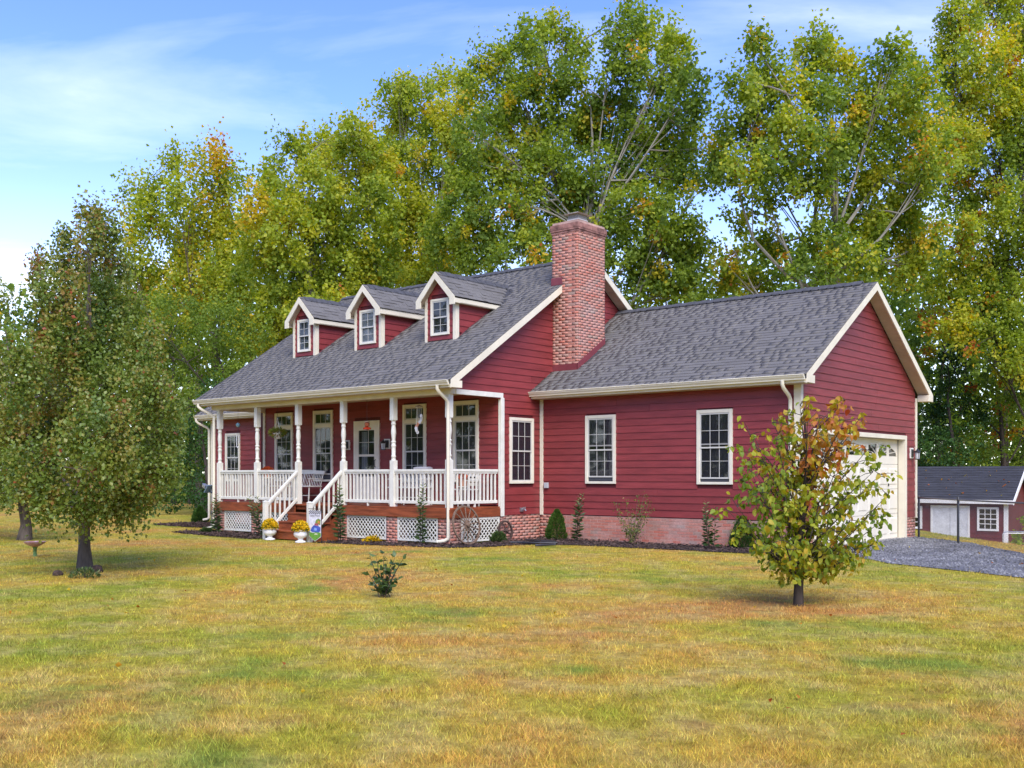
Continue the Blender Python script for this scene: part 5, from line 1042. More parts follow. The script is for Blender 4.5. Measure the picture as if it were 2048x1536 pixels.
def mulch_chips():
    rng = np.random.default_rng(77); C = []
    for b in (BED1, BED2, BED3):
        P = np.array(b); n = 5200; x = rng.uniform(P[:, 0].min(), P[:, 0].max(), n * 2); y = rng.uniform(P[:, 1].min(), P[:, 1].max(), n * 2); k = in_poly(x, y, b); C.append(np.stack([x[k], y[k], terrain(x[k], y[k]) + .02 + rng.random(k.sum()) * .02], 1))
    C = np.concatenate(C); n = len(C); A = rng.normal(size=(n, 3)) * np.array([1, 1, .25]); V, Fa, k = leaf_arrays(C, rng.uniform(.04, .11, n), A, rng, wid=.16, fold=.06); o = mesh_np('mulch_chips', V, Fa, M['chip'], None, tint=np.repeat(rng.random(n), k)); tag(o, 'dark bark chips covering the beds along the house', 'mulch', kind='stuff')
mulch_chips()
def gravel_stones():
    rng = np.random.default_rng(78); n = 60000; x = rng.uniform(0, 16, n); y = rng.uniform(-10, 7, n); k = in_poly(x, y, DRIVE); x, y = x[k], y[k]; n = len(x); s = rng.uniform(.012, .03, n)
    base = np.array([[1, 0, 0], [0, 1, 0], [-1, 0, 0], [0, -1, 0], [0, 0, .9]]); V = base[None] * s[:, None, None] * rng.uniform(.6, 1.3, (n, 5, 1)) + np.stack([x, y, terrain(x, y) + .012], 1)[:, None]; Fi = np.array([[0, 1, 4], [1, 2, 4], [2, 3, 4], [3, 0, 4]]); Fa = (Fi[None] + (np.arange(n) * 5)[:, None, None]).reshape(-1, 3)
    o = mesh_np('gravel_stones', V.reshape(-1, 3), Fa, M['stone'], None, tint=np.repeat(rng.random(n), 4)); tag(o, 'loose grey stones covering the driveway', 'gravel', kind='stuff')
gravel_stones()
def grass():
    rng = np.random.default_rng(79); n = 900000; th = rng.uniform(-.62, .62, n); t = np.exp(rng.uniform(math.log(3.6), math.log(46), n)); d = np.stack([EX[1] * np.cos(th) + EX[0] * np.sin(th), EY[1] * np.cos(th) + EY[0] * np.sin(th)], 1); xy = CAM + d * t[:, None]; x, y = xy[:, 0], xy[:, 1]
    bad = ((x > XL - .1) & (x < .12) & (y > YP - .02) & (y < 7.2) & ~((x > XG + .1) & (y < -.02))) | ((x > WXL) & (x < XL) & (y > -.1) & (y < 6)) | ((x > PX[2]) & (x < PX[3]) & (y > -4.3) & (y < YP + .1))
    for b in (BED1, BED2, BED3, DRIVE): bad |= in_poly(x, y, b) & (rng.random(n) > .012)
    x, y, t = x[~bad], y[~bad], t[~bad]; n = len(x)
    clump = np.sin(x * 5.1 + 1.3 * np.sin(y * 3.7)) * np.sin(y * 4.7 + 1.1 * np.sin(x * 2.9)); keep = rng.random(n) < .62 + .38 * clump; x, y, t, clump = x[keep], y[keep], t[keep], clump[keep]; n = len(x)
    h = rng.uniform(.014, .044, n) * (1 + .35 * np.maximum(0, clump)) * (1 + .3 * (rng.random(n) < .04)); w = .0023 * np.sqrt(t / 5.0) * rng.uniform(.7, 1.4, n); an = rng.random(n) * 6.283; ln = rng.uniform(.15, 1.3, n); la = rng.random(n) * 6.283
    z = terrain(x, y); B = np.stack([x, y, z - .004], 1); side = np.stack([np.cos(an), np.sin(an), np.zeros(n)], 1) * w[:, None]; tip = B + np.stack([np.cos(la) * ln * h, np.sin(la) * ln * h, h], 1)
    V = np.stack([B - side, B + side, tip], 1).reshape(-1, 3); Fa = np.arange(n * 3).reshape(-1, 3)
    o = mesh_np('grass', V, Fa, M['blade'], None, tint=rng.random(n)); tag(o, 'short patchy lawn of green and straw coloured grass', 'grass', kind='stuff')
grass()
def leaf_litter():
    rng = np.random.default_rng(80); n = 150; th = rng.uniform(-.5, .5, n); t = rng.uniform(6, 34, n); d = np.stack([EX[1] * np.cos(th) + EX[0] * np.sin(th), EY[1] * np.cos(th) + EY[0] * np.sin(th)], 1); xy = CAM + d * t[:, None]; x, y = xy[:, 0], xy[:, 1]; k = ~((x > XL - 5) & (x < .1) & (y > -3.3)); x, y = x[k], y[k]; n = len(x)
    C = np.stack([x, y, terrain(x, y) + .045], 1); A = rng.normal(size=(n, 3)) * np.array([1, 1, .2]); V, Fa, k = leaf_arrays(C, rng.uniform(.03, .06, n), A, rng, wid=.4); o = mesh_np('fallen_leaves', V, Fa, M['leaf'], None, tint=np.repeat(rng.uniform(.82, 1, n), k)); tag(o, 'brown fallen leaves scattered over the lawn', 'leaves', kind='stuff')
leaf_litter()

# ================================================================== things on and round the porch
DZ = .945
def bez2(pts): return [np.array(p, float) for p in pts]
def bench(name, label, x0, x1, y, group=None, arm=True):
    """white spindle-back bench facing the lawn; y is the line of the rear legs"""
    root = empty(name, ((x0 + x1) / 2, y - .2, DZ), label, 'bench', group); yf = y - .42; sh = .43
    mb = MB(); mb.box(x0, x1, yf - .02, y + .02, DZ + sh, DZ + sh + .035); mb.build('seat', M['white'], root, bevel=.008)
    xs = np.linspace(x0 + .05, x1 - .05, 3)
    for x in xs:
        for yy, s in ((yf + .02, -.03), (y, .03)):
            mb = MB(); mb.tube([(x, yy + s, DZ), (x, yy + s * .5, DZ + .14), (x, yy, DZ + sh)], [.014, .022, .018], 8); mb.build('leg', M['white'], root, smooth=True)
    mb = MB(); mb.tube([(x0 + .05, yf + .01, DZ + .19), (x1 - .05, yf + .01, DZ + .19)], .011, 6); mb.build('stretcher', M['white'], root)
    mb = MB(); mb.tube([(x0 + .05, y + .01, DZ + .19), (x1 - .05, y + .01, DZ + .19)], .011, 6); mb.build('stretcher', M['white'], root)
    n = 24; zt = DZ + .80
    poly = [(x0, y + .10, zt)] + [(x1 + (x0 - x1) * 0, y + .10, zt)]
    prof = [(x0, 0.0), (x1, 0.0)]; us = np.linspace(0, 1, 25); top = [.085 + .02 * math.sin(math.pi * u) + (.015 if .33 < u < .67 else 0) for u in us]
    mb = MB(); mb.prism([(x0, y + .09, zt), (x1, y + .09, zt)] + [(x0 + (x1 - x0) * u, y + .10, zt + tp) for u, tp in zip(us[::-1], top[::-1])], (0, 0, 0), (0, .025, 0)); mb.build('top_rail', M['white'], root)
    for k in range(n):
        x = x0 + .05 + (x1 - x0 - .1) * k / (n - 1); mb = MB(); r = .016 if k in (0, n - 1, n // 2) else .0085; mb.tube([(x, y, DZ + sh + .03), (x, y + .10, zt + .01)], r, 6); mb.build('spindle', M['white'], root)
    if arm:
        for x in (x0 + .03, x1 - .03):
            mb = MB(); mb.box(x - .03, x + .03, yf - .02, y + .06, DZ + sh + .22, DZ + sh + .245); mb.build('armrest', M['white'], root, bevel=.006)
            mb = MB(); mb.tube([(x, yf + .02, DZ + sh + .03), (x, yf + .02, DZ + sh + .22)], [.013, .013], 6); mb.build('arm_post', M['white'], root)
bench('spindle_bench', 'white spindle back bench on the porch beside the steps', -15.35, -13.55, -1.80)
bench('spindle_bench', 'white spindle back bench behind the railing right of the door', -10.35, -9.15, -1.80, arm=True)
def chair(label, x0, x1, y):
    root = empty('porch_chair', ((x0 + x1) / 2, y, DZ), label, 'chair')
    for i, zc in enumerate((.40,)):
        mb = MB(); mb.box(x0, x1, y - .45, y, DZ + zc, DZ + zc + .03); mb.build('seat', M['white'], root)
    for x in (x0 + .03, x1 - .03):
        for yy in (y - .42, y - .02):
            mb = MB(); mb.tube([(x, yy, DZ), (x, yy, DZ + (.62 if yy < y - .1 else .92))], .018, 6); mb.build('leg', M['white'], root)
        mb = MB(); mb.box(x - .035, x + .035, y - .47, y, DZ + .62, DZ + .645); mb.build('armrest', M['white'], root)
    for k in range(4): mb = MB(); mb.box(x0 + .05, x1 - .05, y - .02, y + .01, DZ + .50 + k * .115, DZ + .57 + k * .115); mb.build('back_slat', M['white'], root)
chair('white slatted chair behind the railing at the right end of the porch', -8.05, -7.45, -1.85)
def flower_head(root, c, r, h, mat, n, seed, leaf=.035, name='flowers', tint=(.62, .22)):
    rng = np.random.default_rng(seed); d = unit(rng.normal(size=(n, 3))); d[:, 2] = np.abs(d[:, 2]) * 1.0; rr = .86 + .14 * rng.random(n); C = np.array(c) + d * rr[:, None] * np.array([r, r, h]); A = d * .4 + rng.normal(size=(n, 3)) * .7
    T_ = np.clip(rng.normal(tint[0], tint[1], n) - .55 * (rng.random(n) < .16) - .35 * (d[:, 2] < .15), 0, 1); V, Fa, k = leaf_arrays(C, leaf * rng.uniform(.7, 1.3, n), A, rng, wid=.45, fold=.2); return mesh_np(name, V, Fa, mat, root, tint=np.repeat(T_, k))
def urn(px, py, Y, label, seed, s=1.0):
    p, t = onY_(px, py, Y); p[2] = float(terrain(p[0], p[1])) + .01; root = empty('planter_urn', p, label, 'planter', 'white urns of yellow flowers')
    mb = MB(); mb.lathe(p, [(a * s, b * s) for a, b in ((.13, 0), (.135, .02), (.12, .035), (.075, .05), (.06, .08), (.065, .10), (.13, .13), (.165, .18), (.165, .23), (.15, .265), (.165, .285), (.19, .292), (.19, .312), (.16, .313), (.15, .28))], 28); mb.build('urn', M['urn'], root, smooth=True)
    mb = MB(); mb.lathe((p[0], p[1], p[2] + .27 * s), [(.15 * s, 0), (.15 * s, .015)], 16); mb.build('soil', M['soil'], root)
    flower_head(root, (p[0], p[1], p[2] + .30 * s), .205 * s, .235 * s, M['mum'], 2300, seed, .036)
    mb = MB(); mb.lathe((p[0], p[1], p[2] + .29 * s), [(.10, 0), (.165 * s, .03), (.175 * s, .10), (.13 * s, .17), (.03, .20)], 14); mb.build('leaf_core', pmat('mum_foliage', (.05, .085, .018), .8, .3, 30), root)
urn(540, 1075, -4.42, 'white urn of yellow flowers left of the bottom step', 1); urn(601, 1078, -4.62, 'white urn of yellow flowers in front of the bottom step', 2)
# garden flag
def flag():
    p, t = onY_(630, 1076, -4.45); z0 = float(terrain(p[0], p[1])); W_, H_ = .46, .76; x0 = p[0] - W_ / 2; y = p[1]; zb = z0 + .04
    root = empty('garden_flag', (p[0], y, z0), 'white garden flag with checked top, blue picture and green pointed bottom by the steps', 'flag'); fr = Fr('Y', y)
    mb = MB(); mb.tube([(x0 + W_ + .02, y, z0 - .1), (x0 + W_ + .02, y, zb + H_ + .03), (x0 + W_ + .0, y, zb + H_ + .035), (x0 - .02, y, zb + H_ + .035)], .008, 8); mb.build('pole', M['black'], root)
    def pl(name, pts, mat, d): 
        m = MB(); m.prism([fr.p(x0 + u * W_, d, zb + v * H_) for u, v in pts], (0, 0, 0), (0, -.001, 0)); m.build(name, mat, root)
    flat = lambda n, c: pmat('flag_' + n, c, .8, .12, 14)
    pl('cloth', [(0, .16), (.5, 0), (1, .16), (1, 1), (0, 1)], flat('white', (.74, .74, .78)), 0)
    chk = flat('check', (.03, .03, .05))
    m = MB()
    for i in range(12):
        for j in range(4):
            if (i + j) % 2 == 0: m.fbox(fr, x0 + W_ * i / 12, x0 + W_ * (i + 1) / 12, .002, .0028, zb + H_ * (.88 + .03 * j), zb + H_ * (.88 + .03 * (j + 1)))
    m.build('checked_band', chk, root)
    pl('green_field', [(.03, .17), (.5, .015), (.98, .17), (.98, .28), (.7, .32), (.35, .27), (.03, .30)], flat('green', (.14, .34, .05)), .0025)
    pl('blue_shape', [(.12, .33), (.30, .30), (.80, .30), (.95, .34), (.95, .46), (.80, .50), (.40, .52), (.22, .44)], flat('blue', (.07, .12, .50)), .0032)
    pl('light_shape', [(.40, .36), (.62, .34), (.66, .42), (.46, .45)], flat('skyblue', (.25, .42, .80)), .0045)
    pl('red_shape', [(.45, .52), (.80, .51), (.78, .58), (.50, .59)], flat('red', (.42, .10, .12)), .0036)
    pl('leaf_shape', [(.52, .60), (.95, .53), (.97, .70), (.80, .74), (.60, .70)], flat('olive', (.20, .28, .05)), .0026)
    pl('orange_shape', [(.72, .60), (.90, .58), (.90, .66), (.76, .67)], flat('orange', (.65, .25, .06)), .0046)
    pl('pale_path', [(.45, .22), (.72, .22), (.70, .26), (.5, .265)], flat('pale', (.62, .64, .45)), .0046)
    for (txt, u, v, sz) in (('Lake Front', .5, .80, .085),):
        cu = bpy.data.curves.new('lettering', 'FONT'); cu.body = txt; cu.size = sz; cu.align_x = 'CENTER'; cu.extrude = .0006; to = bpy.data.objects.new('tmp', cu); COL.objects.link(to); me = bpy.data.meshes.new_from_object(to.evaluated_get(bpy.context.evaluated_depsgraph_get())); bpy.data.objects.remove(to); me.materials.clear(); me.materials.append(flat('ink', (.10, .10, .13)))
        o = bpy.data.objects.new('lettering', me); link(o, root, (x0 + u * W_, y - .004, zb + v * H_)); o.rotation_euler = (R(90), 0, 0)
flag()
# wheels leaning on the porch side and the brick
def wheel(name, label, px, py, X, rad, nsp, mat, lean, rim, curved=False, hub=.05):
    c, t = onX_(px, py, X); gz = float(terrain(c[0], c[1])) + .02; c = np.array([X, c[1], gz + rad * math.cos(lean)]); root = empty(name, (X, c[1], gz), label, 'wheel')
    def W3(a, r, off=0.0): # point on wheel
        v = math.sin(a) * r; return np.array([c[0] - (v + 0) * math.sin(lean) + off, c[1] + math.cos(a) * r, c[2] + v * math.cos(lean)])
    mb = MB(); n = 48; wr = rim
    ring = [[W3(2 * math.pi * k / n, rr, oo) for (rr, oo) in ((rad, -wr), (rad, wr), (rad - .035, wr), (rad - .035, -wr))] for k in range(n)]
    vs = [p for q in ring for p in q]; mb.add(vs, [(4 * k + j, 4 * k + (j + 1) % 4, 4 * ((k + 1) % n) + (j + 1) % 4, 4 * ((k + 1) % n) + j) for k in range(n) for j in range(4)]); mb.build('rim', mat, root)
    mb = MB(); mb.tube([W3(0, 0, -.05), W3(0, 0, -.03), W3(0, 0, .07), W3(0, 0, .085)], [hub * .7, hub, hub, hub * .5], 14); mb.build('hub', mat, root, smooth=True)
    for k in range(nsp):
        a = 2 * math.pi * (k + .3) / nsp; mb = MB(); b_ = .35 if curved else 0
        mb.tube([W3(a, hub * .8, .015), W3(a + b_ * .7, rad * .45, .01), W3(a + b_, rad * .75, .005), W3(a + b_ * .6, rad - .03, 0)], [.016, .014, .013, .013] if not curved else [.022, .017, .016, .02], 7); mb.build('spoke', mat, root, smooth=True)
wheel('wagon_wheel', 'old wooden wagon wheel leaning on the side of the porch', 933, 1047, XG + .26, .46, 14, M['oldwood'], .20, .018)
wheel('iron_wheel', 'small rusty iron wheel with curved spokes leaning on the brick', 1011, 1057, XG + .14, .255, 5, M['iron'], .16, .024, True, .04)
# hanging things
def cord(root, p0, p1, r=.003, mat='black'): mb = MB(); mb.tube([p0, p1], r, 5); mb.build('cord', M[mat], root)
YH = YP + .25
p, t = onY_(555, 872, YH); root = empty('hanging_basket', (p[0], p[1], p[2] - .08), 'white hanging basket of straggly green plant under the porch roof', 'basket')
mb = MB(); mb.lathe((p[0], p[1], p[2] - .08), [(.075, 0), (.09, .01), (.125, .15), (.13, .16), (.115, .16), (.11, .14)], 18); mb.build('basket', pmat('wicker', (.62, .60, .56), .7, .3, 60), root, smooth=True)
for k in range(3): a = k * 2.1; cord(root, (p[0] + .12 * math.cos(a), p[1] + .12 * math.sin(a), p[2] + .08), (p[0], p[1], p[2] + .50), .006, 'white')
cord(root, (p[0], p[1], p[2] + .49), (p[0], p[1], 3.735))
rng = np.random.default_rng(5); n = 520; d = unit(rng.normal(size=(n, 3))); C = np.array([p[0], p[1], p[2] + .09]) + d * np.array([.17, .17, .07]); V, Fa, k = leaf_arrays(C, rng.uniform(.05, .13, n), d + np.array([0, 0, .3]), rng, wid=.10); mesh_np('foliage', V, Fa, M['pear'], root, tint=np.repeat(np.clip(rng.normal(.62, .15, n), 0, .9), k))
p, t = onY_(734, 852, YH); root = empty('hummingbird_feeder', p, 'red glass hummingbird feeder hanging in front of the door', 'feeder'); redg = pmat('red_plastic', (.62, .05, .02), .25, .1, 10, spec=.6)
mb = MB(); mb.lathe((p[0], p[1], p[2] - .10), [(.03, 0), (.10, .02), (.105, .045), (.06, .07), (.03, .08)], 18); mb.build('base', redg, root, smooth=True)
mb = MB(); mb.lathe((p[0], p[1], p[2] - .02), [(.03, 0), (.06, .02), (.065, .10), (.03, .12)], 16); mb.build('bottle', pmat('amber_glass', (.35, .10, .05), .15, .1, 8, spec=.6), root, smooth=True)
mb = MB(); mb.lathe((p[0], p[1], p[2] + .10), [(.075, 0), (.07, .015), (.02, .03)], 16); mb.build('cap', pmat('tan_plastic', (.42, .30, .2), .5, .1), root)
cord(root, (p[0], p[1], p[2] + .12), (p[0], p[1], 3.735), .004)
p, t = onY_(838, 812, YH); root = empty('shell_chime', p, 'wind chime of white and orange shells hanging at the right of the porch', 'wind chime')
mb = MB(); mb.lathe(p, [(.02, .02), (.09, .0), (.09, -.01), (.02, -.005)], 14); mb.build('top_plate', M['oldwood'], root); cord(root, (p[0], p[1], p[2] + .02), (p[0], p[1], 3.735))
ors = pmat('orange_shell', (.60, .22, .10), .5, .1); sh_ = pmat('white_shell', (.74, .72, .70), .4, .1)
for k in range(9):
    a = k * .7; dz = .24 + .05 * k; q = (p[0] + .05 * math.cos(a) + (.05 - .02 * k) * .5, p[1] + .05 * math.sin(a), p[2] - dz); m = MB(); m.tube([(q[0], q[1] - .006, q[2]), (q[0], q[1] + .006, q[2])], .043, 12); m.build('shell', ors if k in (4, 5) else sh_, root); cord(root, (q[0], q[1], q[2] + .03), (p[0] + .06 * math.cos(a), p[1] + .06 * math.sin(a), p[2]), .002, 'white')
p, t = onY_(476, 850, YH); root = empty('globe_chime', p, 'blue glass globe wind chime with silver tubes at the left of the porch', 'wind chime')
mb = MB(); mb.lathe((p[0], p[1], p[2]), [(.01, -.065), (.04, -.05), (.062, -.015), (.062, .015), (.04, .05), (.01, .065)], 18); mb.build('globe', pmat('blue_glass', (.12, .36, .46), .2, .5, 22, col2=(.35, .5, .55), spec=.6), root, smooth=True)
cord(root, (p[0], p[1], p[2] + .06), (p[0], p[1], 3.735)); cord(root, (p[0], p[1], p[2] - .06), (p[0], p[1], p[2] - .62))
for k in range(4): a = k * 1.57; m = MB(); m.tube([(p[0] + .05 * math.cos(a), p[1] + .05 * math.sin(a), p[2] - .28), (p[0] + .05 * math.cos(a), p[1] + .05 * math.sin(a), p[2] - .48 - .05 * k)], .009, 8); m.build('tube', M['urn'], root); cord(root, (p[0] + .05 * math.cos(a), p[1] + .05 * math.sin(a), p[2] - .28), (p[0], p[1], p[2] - .10), .002)
m = MB(); m.lathe((p[0], p[1], p[2] - .68), [(.005, 0), (.035, .03), (.005, .07)], 10); m.build('wind_sail', M['urn'], root)
# potted red flowers on stands
def stand(px, Y, ztop, label, seed, r=.16):
    p, t = onY_(px, 940, Y); root = empty('plant_stand', (p[0], p[1], DZ), label, 'planter'); c = (p[0], p[1], DZ)
    hz = ztop - DZ - .30
    for k in range(3): a = k * 2.09 + .4; m = MB(); m.tube([(c[0] + .16 * math.cos(a), c[1] + .16 * math.sin(a), DZ), (c[0] + .10 * math.cos(a), c[1] + .10 * math.sin(a), DZ + hz)], .014, 6); m.build('leg', M['white'], root)
    m = MB(); m.lathe((c[0], c[1], DZ + hz), [(.17, 0), (.17, .02)], 18); m.build('shelf', M['white'], root)
    m = MB(); m.lathe((c[0], c[1], DZ + hz + .02), [(.09, 0), (.125, .16), (.135, .16), (.135, .185), (.115, .185), (.11, .16)], 18); m.build('pot', M['clay'], root, smooth=True)
    flower_head(root, (c[0], c[1], DZ + hz + .19), r, .12, M['redmum'], 700, seed, .035, tint=(.7, .25))
stand(535, -2.75, 1.93, 'pot of red flowers on a white stand behind the left railing', 11); stand(926, -2.2, 1.72, 'pot of red flowers on a white stand behind the side railing', 12, .15)
p, t = onY_(846, 935, -1.95); root = empty('round_table', (p[0], p[1], DZ), 'small round white table behind the railing right of the door', 'table')
m = MB(); m.lathe((p[0], p[1], p[2] - .05), [(.22, 0), (.25, .02), (.25, .05), (.18, .07), (.05, .075)], 24); m.build('top', M['urn'], root, smooth=True); m = MB(); m.lathe((p[0], p[1], DZ), [(.2, 0), (.19, .02), (.03, .05), (.03, p[2] - .05 - DZ)], 14); m.build('pedestal', M['white'], root, smooth=True)
# stone ornament, stones and edging
def rock(name, label, px, py, r, seed, mat, sq=.6, cat='stone'):
    g, t = ground(px, py, .07); g[2] = float(terrain(g[0], g[1])); rr = random.Random(seed); ph = [rr.uniform(0, 6) for _ in range(6)]
    mb = MB(); prof = [(r * .85, -.03), (r, r * .15), (r * .95, r * sq * .5), (r * .7, r * sq * .9), (r * .3, r * sq * 1.08), (.01, r * sq * 1.1)]
    mb.lathe(g, prof, 16, lambda a, i: .14 * math.sin(2 * a + ph[0]) + .10 * math.sin(3 * a + ph[1] + i) + .06 * math.sin(5 * a + ph[2] + i * 2)); o = mb.build(name, mat, None, smooth=True); tag(o, label, cat)
lumps = pmat('dark_stump', (.075, .048, .035), .95, .3, 20, bump=.6)
rock('white_stone', 'small white stone in the mulch beside the left urn', 517, 1068, .11, 1, pmat('white_rock', (.58, .56, .55), .8, .2, 14), .7)
rock('white_stone', 'small white stone beside the corner of the porch', 428, 1056, .07, 2, pmat('white_rock2', (.6, .6, .58), .8, .2, 14), .6)
rock('dark_stone', 'dark brown stone on the grass left of the pear trunk', 115, 1155, .085, 3, lumps, .9); rock('wood_stump', 'brown stump against the right side of the pear trunk', 194, 1149, .10, 4, lumps, 1.1, 'stump'); rock('dark_stone', 'low dark stone at the left foot of the pear trunk', 148, 1152, .07, 5, lumps, .6)
for i, (a, b, lab) in enumerate((((1018, 1089), (1112, 1091), 'long black edging strip lying on the grass near the iron wheel'), ((1050, 1084), (1108, 1088), 'black edging strip lying nearest the mulch'), ((1068, 1096), (1112, 1094), 'short black edging strip lying nearest the lawn'))):
    A_, B_ = ground(*a, .09)[0], ground(*b, .09)[0]; mb = MB(); n_ = 7; pts = [A_ + (B_ - A_) * k / (n_ - 1) + np.array([0, .05 * math.sin(k * 1.3 + i), 0]) for k in range(n_)]
    for q in pts: q[2] = float(terrain(q[0], q[1])) + .05
    mb.tube(pts, .028, 6); o = mb.build('edging_strip', pmat('black_plastic%d' % i, (.03, .03, .034), .45, .1), None, smooth=True); tag(o, lab, 'edging', 'black edging strips')
# solar lamp by the left corner
p = at(410, 972, 31.0); gz = float(terrain(p[0], p[1])); root = empty('solar_lamp', (p[0] + .2, p[1], gz), 'grey solar lamp on a thin post left of the porch', 'lamp')
m = MB(); m.tube([(p[0] + .33, p[1], gz - .05), (p[0] + .33, p[1], p[2] - .1)], .015, 6); m.build('post', M['steel'], root)
m = MB(); m.tube([(p[0], p[1], p[2]), (p[0] + .36, p[1], p[2] - .20)], .022, 8); m.build('arm', pmat('navy_plastic', (.03, .05, .09), .5, .1), root)
m = MB(); m.hexa([tuple(np.array(p) + np.array(v)) for v in ((-.09, -.06, -.02), (.06, -.06, -.09), (.06, .06, -.09), (-.09, .06, -.02), (-.05, -.06, .08), (.09, -.06, .01), (.09, .06, .01), (-.05, .06, .08))]); m.build('lamp_head', M['steel'], root, bevel=.01)
m = MB(); m.hexa([(p[0] + .17, p[1] - .14, p[2] - .20), (p[0] + .36, p[1] - .14, p[2] + .02), (p[0] + .36, p[1] + .14, p[2] + .02), (p[0] + .17, p[1] + .14, p[2] - .20), (p[0] + .15, p[1] - .14, p[2] - .185), (p[0] + .34, p[1] - .14, p[2] + .035), (p[0] + .34, p[1] + .14, p[2] + .035), (p[0] + .15, p[1] + .14, p[2] - .185)]); m.build('solar_panel', pmat('solar_blue', (.22, .32, .40), .25, .1, 20), root)
# flower shaped bird bath
g, t = ground(70, 1113, .05); g[2] = float(terrain(g[0], g[1])); s = t / F; root = empty('bird_bath', g, 'low flower shaped bird bath with pink bowl on a green stem', 'bird bath')
m = MB(); m.lathe(g, [(a * s, b * s) for a, b in ((5, -1), (4.2, 2), (3.2, 8), (3.4, 15), (5.5, 21), (7, 23))], 14); m.build('stem', pmat('green_glaze', (.10, .20, .06), .4, .2, 20), root, smooth=True)
m = MB(); m.lathe(g, [(a * s, b * s) for a, b in ((5, 20), (12, 23), (18, 27.5), (20, 30.5), (19, 30.5), (14, 27), (4, 25))], 40, lambda a, i: .06 * math.sin(6 * a) * (i in (2, 3, 4))); m.build('bowl', pmat('pink_glaze', (.38, .12, .11), .4, .35, 12, col2=(.55, .42, .40)), root, smooth=True)

